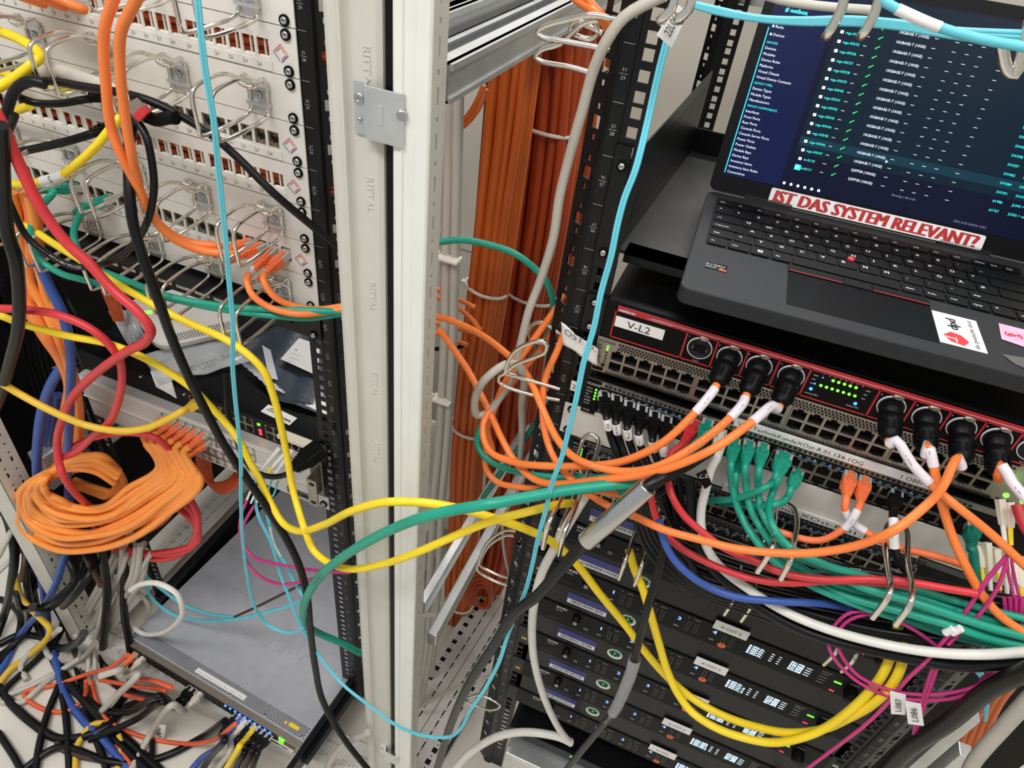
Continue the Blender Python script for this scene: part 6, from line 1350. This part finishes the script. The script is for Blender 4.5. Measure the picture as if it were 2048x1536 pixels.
tie_ = tag(MB().tube([at(82, 962, -.09) + V((.014 * math.cos(a), .012 * math.sin(a), .006 * math.sin(a))) for a in [2 * PI * j / 14 for j in range(14)]], .003, 6, closed=True).build('cable_tie', 'orange_plug'), 'orange strap holding the hanging orange coil', 'cable tie')
for i in range(9):
    q_ = 397 + i * 3; cable('orange_cable', 'rust orange cable curving behind the block of plugs', 'trunk_rust', ((q_, 880), (q_ - 2, 925 + i * 1), (q_ + 10, 955 + i * 3), (q_ + 32, 972 + i * 2 - 4), (q_ + 60, 962), (q_ + 80, 940)), (-.01 + .004 * i, .0, .03), 8, 'rust cables behind the plug block')
cable('yellow_cable', 'short yellow length behind the red cable', 'yellow', ((138, 838), (134, 862), (124, 890)), (-.05,), 10)
# ---- the tangle at the bottom left
rnd = random.Random(21)
def c3(*p): return [(x / 2.621, 950 + y / 2.621) for x, y in p]
tang = ((((0, 130), (50, 260), (75, 400), (60, 560), (20, 740), (-20, 850)), 'black cable edging the far post', 13), (((0, 650), (70, 690), (110, 760), (70, 900), (-10, 990)), 'black cable curling beside the far post', 10),
 (((150, 330), (140, 560), (180, 740), (250, 900), (330, 1060), (440, 1180), (560, 1290), (700, 1420), (850, 1560)), None, 12), (((180, 330), (170, 560), (210, 760), (270, 920), (340, 1050), (430, 1170), (520, 1280), (640, 1420), (790, 1560)), None, 12),
 (((250, 330), (300, 620), (370, 850), (420, 1060), (470, 1180), (560, 1240), (650, 1240), (780, 1180)), None, 11), (((330, 400), (390, 520), (330, 640), (250, 700), (170, 690)), None, 13), (((450, 400), (390, 560), (310, 640), (240, 680)), None, 13), (((520, 400), (470, 520), (400, 620), (330, 690)), None, 12),
 (((530, 380), (560, 600), (550, 800), (545, 990), (600, 1090), (700, 1140), (800, 1165)), 'black cable hooking round to the flat black plugs', 13), (((660, 420), (650, 700), (680, 900), (690, 1040), (660, 1150), (600, 1230)), 'black cable falling in front of the port row', 12),
 (((-20, 1090), (60, 1200), (170, 1300), (300, 1380), (440, 1370), (560, 1320), (660, 1220), (800, 1190)), 'black cable lying on the floor in a wide arc', 13), (((-10, 1350), (70, 1470), (120, 1560)), None, 10), (((310, 1100), (250, 1250), (210, 1400), (185, 1560)), None, 11), (((330, 1150), (350, 1300), (360, 1450), (365, 1560)), None, 11), (((440, 1220), (490, 1350), (530, 1450), (565, 1560)), None, 11),
 (((100, 1560), (300, 1430), (560, 1500), (720, 1512), (900, 1460), (1050, 1380), (1180, 1290)), 'long black cable arcing on the floor to the lit ports', 12), (((800, 1390), (800, 1480), (825, 1560)), None, 9), (((-10, 890), (100, 840), (200, 850), (290, 900), (400, 880), (440, 830)), None, 12), (((230, 500), (160, 640), (150, 800), (60, 900), (-20, 960)), None, 11), (((360, 480), (270, 640), (220, 690), (120, 700), (80, 620)), None, 10), (((290, 480), (330, 700), (300, 860), (180, 980), (60, 1090), (-20, 1170)), None, 10))
for i, (p, lab, w_) in enumerate(tang):
    cable('black_cable', lab or 'black cable in the tangle before the grey switch', 'black_cable', c3(*p), (-.07 - .012 * (i % 3), -.12 - .01 * (i % 4), -.16 - .01 * (i % 3)), w_, None if lab else 'black tangle')
for i, p in enumerate((((430, 380), (470, 470), (530, 580)), ((290, 520), (340, 760), (400, 950), (440, 1060), (480, 1180)), ((300, 1400), (330, 1440), (500, 1490), (720, 1492)), ((120, 330), (130, 440), (110, 560)))):
    cable('brown_cable', ('short brown cable below the coil', 'brown cable threading the black tangle', 'brown cable along the floor arc', 'brown cable beside the far post')[i], 'brown_cable', c3(*p), (-.08, -.14), 9)
for i, p in enumerate((((-10, 510), (60, 440), (170, 330), (300, 200)), ((-10, 430), (40, 330), (90, 240), (180, 120)), ((140, 1075), (110, 1000), (160, 930), (230, 880), (310, 810)), ((-10, 1175), (150, 1110), (250, 1060), (400, 980), (500, 880)), ((0, 1190), (120, 1190), (190, 1130), (300, 1040), (420, 960)), ((460, 1110), (480, 960), (530, 750), (570, 600), (590, 480), (610, 300)), ((170, 850), (230, 900), (260, 950), (340, 980)))):
    cable('grey_cable', ('upper pale cable crossing the far post', 'lower pale cable crossing the far post', 'pale grey cable bent in a tight curl', 'pale grey cable reaching across to the far post', 'pale grey cable looping low over the floor', 'pale grey cable hanging straight from the red coil', 'short pale grey cable behind the blue one')[i], 'grey_cable', c3(*p), (-.12, -.15) if i > 1 and i != 5 else ((-.14, -.10, -.02) if i < 2 else (-.15, -.10, -.03)), 9)
for i in range(11):
    x = 160 + i * 7; a_ = rnd.uniform(-12, 12)
    cable('grey_cable', 'pale grey cable in the slack sheaf before the grey switch', 'grey_cable', ((x + 72, 1100 + rnd.uniform(-30, 20)), (x + 58 + a_, 1150), (x + 28 + a_, 1205), (x + 2 + a_, 1250), (x - 18 - i * 2, 1285 + a_), (x - 40, 1320 + i * 3)), (-.06 - .006 * (i % 4), -.09, -.12), rnd.choice((8, 9, 10)), 'slack grey sheaf')
c = (305, 1218)
cable('white_cable', 'white cable standing out in a round loop over the grey switch', 'white_cable', ((268, 1040), (252, 1085), (243, 1130), (240, 1190), (252, 1240), (280, 1264), (315, 1268), (350, 1250), (365, 1218), (352, 1186), (320, 1168), (284, 1168), (262, 1180)), (-.03, -.09, -.12, -.12), 9)
cable('white_cable', 'smaller white loop behind the round one', 'grey_cable', ((262, 1180), (282, 1190), (297, 1212), (294, 1245)), (-.06,), 7)
for i, pts in enumerate((((255, 1310), (220, 1335), (170, 1350), (110, 1370), (50, 1385), (55, 1400), (100, 1422), (140, 1420), (168, 1395), (172, 1362)), ((200, 1360), (270, 1372), (330, 1382), (300, 1400), (250, 1390)), ((183, 1362), (192, 1400), (215, 1440), (280, 1472), (360, 1487), (420, 1482), (470, 1448)), ((210, 1420), (240, 1380), (300, 1360), (345, 1375)), ((215, 1445), (235, 1490), (262, 1530)))):
    cable('rust_cable', ('thin orange-red cable curling on the floor in a wide loop', 'thin orange-red cable folded near the port row', 'thin orange-red cable running to the lit blue port', 'thin orange-red cable rising behind the flat plugs', 'thin orange-red cable end near the paper tag')[i], 'rust_cable', pts, (-.17, -.19), 7)
for i, pts in enumerate((((30, 1150), (45, 1200), (80, 1235), (100, 1260), (60, 1310), (20, 1340), (-10, 1380)), ((150, 1540), (155, 1490), (185, 1450), (215, 1445)), ((235, 1540), (243, 1490), (238, 1470)))):
    cable('yellow_cable', ('dull yellow cable weaving behind the blue one', 'dull yellow cable rising from the bottom edge', 'dull yellow stub by the paper tag')[i], 'yellow_dull', pts, (-.12, -.17), 10)
pt_ = flag(((303, 1482), (308, 1448), (332, 1450), (328, 1484)), -.20, '24m', 'small white paper tag marked 24m hanging over the floor')
# cables plugged along the front of the grey switch
jp = ((.028, 'orange_plug', 'grey_cable', [(238, 1340), (200, 1352)]), (.048, 'ivory', 'grey_cable', [(275, 1350), (230, 1395), (205, 1420)]), (.175, 'black_soft', 'black_cable', [(318, 1392), (250, 1425), (200, 1420)]), (.187, 'black_soft', 'black_cable', [(325, 1404), (270, 1440), (180, 1480)]), (.200, 'ivory', 'grey_cable', [(345, 1410), (300, 1470), (262, 1540)]),
      (.292, 'black_soft', 'black_cable', [(450, 1480), (420, 1515), (400, 1550)]), (.303, 'blue', 'blue', [(440, 1492), (400, 1520), (375, 1550)]), (.315, 'ivory', 'grey_cable', [(462, 1500), (445, 1525), (425, 1550)]), (.327, 'black_soft', 'black_cable', [(470, 1510), (455, 1530), (440, 1555)]), (.338, 'yellow', 'yellow', [(480, 1492), (465, 1518), (445, 1550)]), (.350, 'black_soft', 'black_cable', [(490, 1505), (478, 1525), (465, 1552)]), (.362, 'black_soft', 'black_cable', [(505, 1500), (495, 1522), (480, 1555)]), (.374, 'black_soft', 'black_cable', [(515, 1505), (508, 1525), (500, 1555)]))
for i, (x, bm_, cm, pts) in enumerate(jp):
    p = TJ @ V((x, -.013, -.020)); d = V((-.25, -1, -.25)); T = aim(p, d); st = [T @ V((0, 0, .030)), T @ V((0, 0, .040))]
    o, path, r_ = cable(cm.split('_')[0] + '_cable', cm.split('_')[0] + ' cable plugged into the front of the large grey switch', cm, pts, (-.20, -.22), 11, 'plugs of the large grey switch', start=st); plug(o, p, d, bm_)
# black hangers and dark cables in the far left corner
for i in range(12):
    x = 20 + i * 12; cable('black_cable', 'dull black cable hanging in the dark corner behind the strands', 'black_soft', ((x - 20, 560 + (i % 3) * 20), (x, 640), (x + 20 - i, 720), (x + 45 - i * 2, 800), (x + 40, 870), (x + 45, 940)), (.06 + .01 * (i % 4), .03), 10, 'dark corner cables')
for i, pts in enumerate((((-10, 690), (30, 664), (50, 648)), ((-10, 712), (40, 690)), ((28, 650), (60, 625), (68, 610)), ((105, 735), (130, 726), (150, 740)), ((110, 752), (135, 756), (160, 765)))):
    cable('wire_bar', 'pale wire bar of a ring in the dark corner', 'chrome', pts, (.0,), 5, 'wire bars in the dark corner', cat='cable ring')
# bottom right corner: black hoses, grey posts, orange cables
for i, pts in enumerate((((2070, 1335), (1980, 1378), (1898, 1444), (1816, 1499), (1760, 1560)), ((2070, 1385), (2010, 1450), (1950, 1520), (1930, 1560)))):
    cable('black_hose', ('thick black hose crossing the lower corner beneath the magenta fibres', 'thick grey hose beside the black one')[i], ('black_cable', 'grey_cable')[i], pts, (-.14, -.10), (26, 22)[i], cat='hose')
for i in range(4): cable('orange_cable', 'orange cable seen low beyond the right rail', 'trunk_orange', ((1900 + i * 14, 1560), (1920 + i * 14, 1490), (1960 + i * 14, 1400), (2010 + i * 14, 1340)), (.12,), 12, 'orange cables beyond the right rail')
for i in range(3): cable('cyan_fibre', 'turquoise fibre slipping behind the magenta loop', 'cyan', ((1925 + i * 6, 1318), (1955 + i * 4, 1345), (1975, 1380 + i * 8), (1970, 1420 + i * 10)), (-.06,), 6, 'turquoise slips')
# loose beige cables on the base
cable('grey_cable', 'beige cable resting across the punched base strips', 'grey_cable', ((830, 1420), (870, 1395), (915, 1375), (950, 1362), (985, 1350)), (.03,), 8)
cable('grey_cable', 'beige cable lying over the front base beam', 'grey_cable', ((652, 1545), (668, 1510), (690, 1488), (735, 1465)), (-.13,), 11)
for i in range(3): cable('grey_cable', 'beige cable dropping behind the punched post strip', 'grey_cable', ((868 - i * 10, 1230), (862 - i * 9, 1300), (850 - i * 8, 1370), (835 - i * 8, 1430)), (.06,), 10, 'beige cables behind the post')
cable('grey_cable', 'thin grey cable dangling beside the dark rail', 'grey_cable', ((1005, 1045), (1008, 1100), (1018, 1150), (1022, 1200), (1020, 1260)), (.04,), 6)
# warning tag on the black cable in the middle
ct = tag(MB().quad(*[at(x, y, -.075) for x, y in ((1392, 948), (1412, 938), (1424, 968), (1410, 978))]).build('marking_tag', 'black_plastic'), 'black tag with white CE mark beside the white cable', 'tag'); sm_ = ct.modifiers.new('s', 'SOLIDIFY'); sm_.thickness = .0005
mb = MB(); o_ = at(1397, 958, -.0765); e1 = (at(1415, 955, -.0765) - o_); text(mb, 'CE', o_, e1, V((0, .2, 1)), .006, width=.010); mb.build('tag_text', 'white_ink', ct)
# low beyond the right rack: sheet added to darken the corner, two uprights
tag(MB().box(.830, 1.25, .34, .35, -.11, .75).build('dark_backdrop', 'black_soft'), 'dark backdrop added to darken the corner beyond the right rail and orange cables', 'panel')
for i, (x, y) in enumerate(((1893, 1470), (1938, 1495))):
    c = at(x, y, .04); tag(MB().box(c.x - .008, c.x + .008, .03, .05, -.11, .62 - .08 * i).build('upright_profile', 'zinc', bevel=.001), ('taller', 'shorter')[i] + ' galvanised upright beyond the right rail', 'upright')
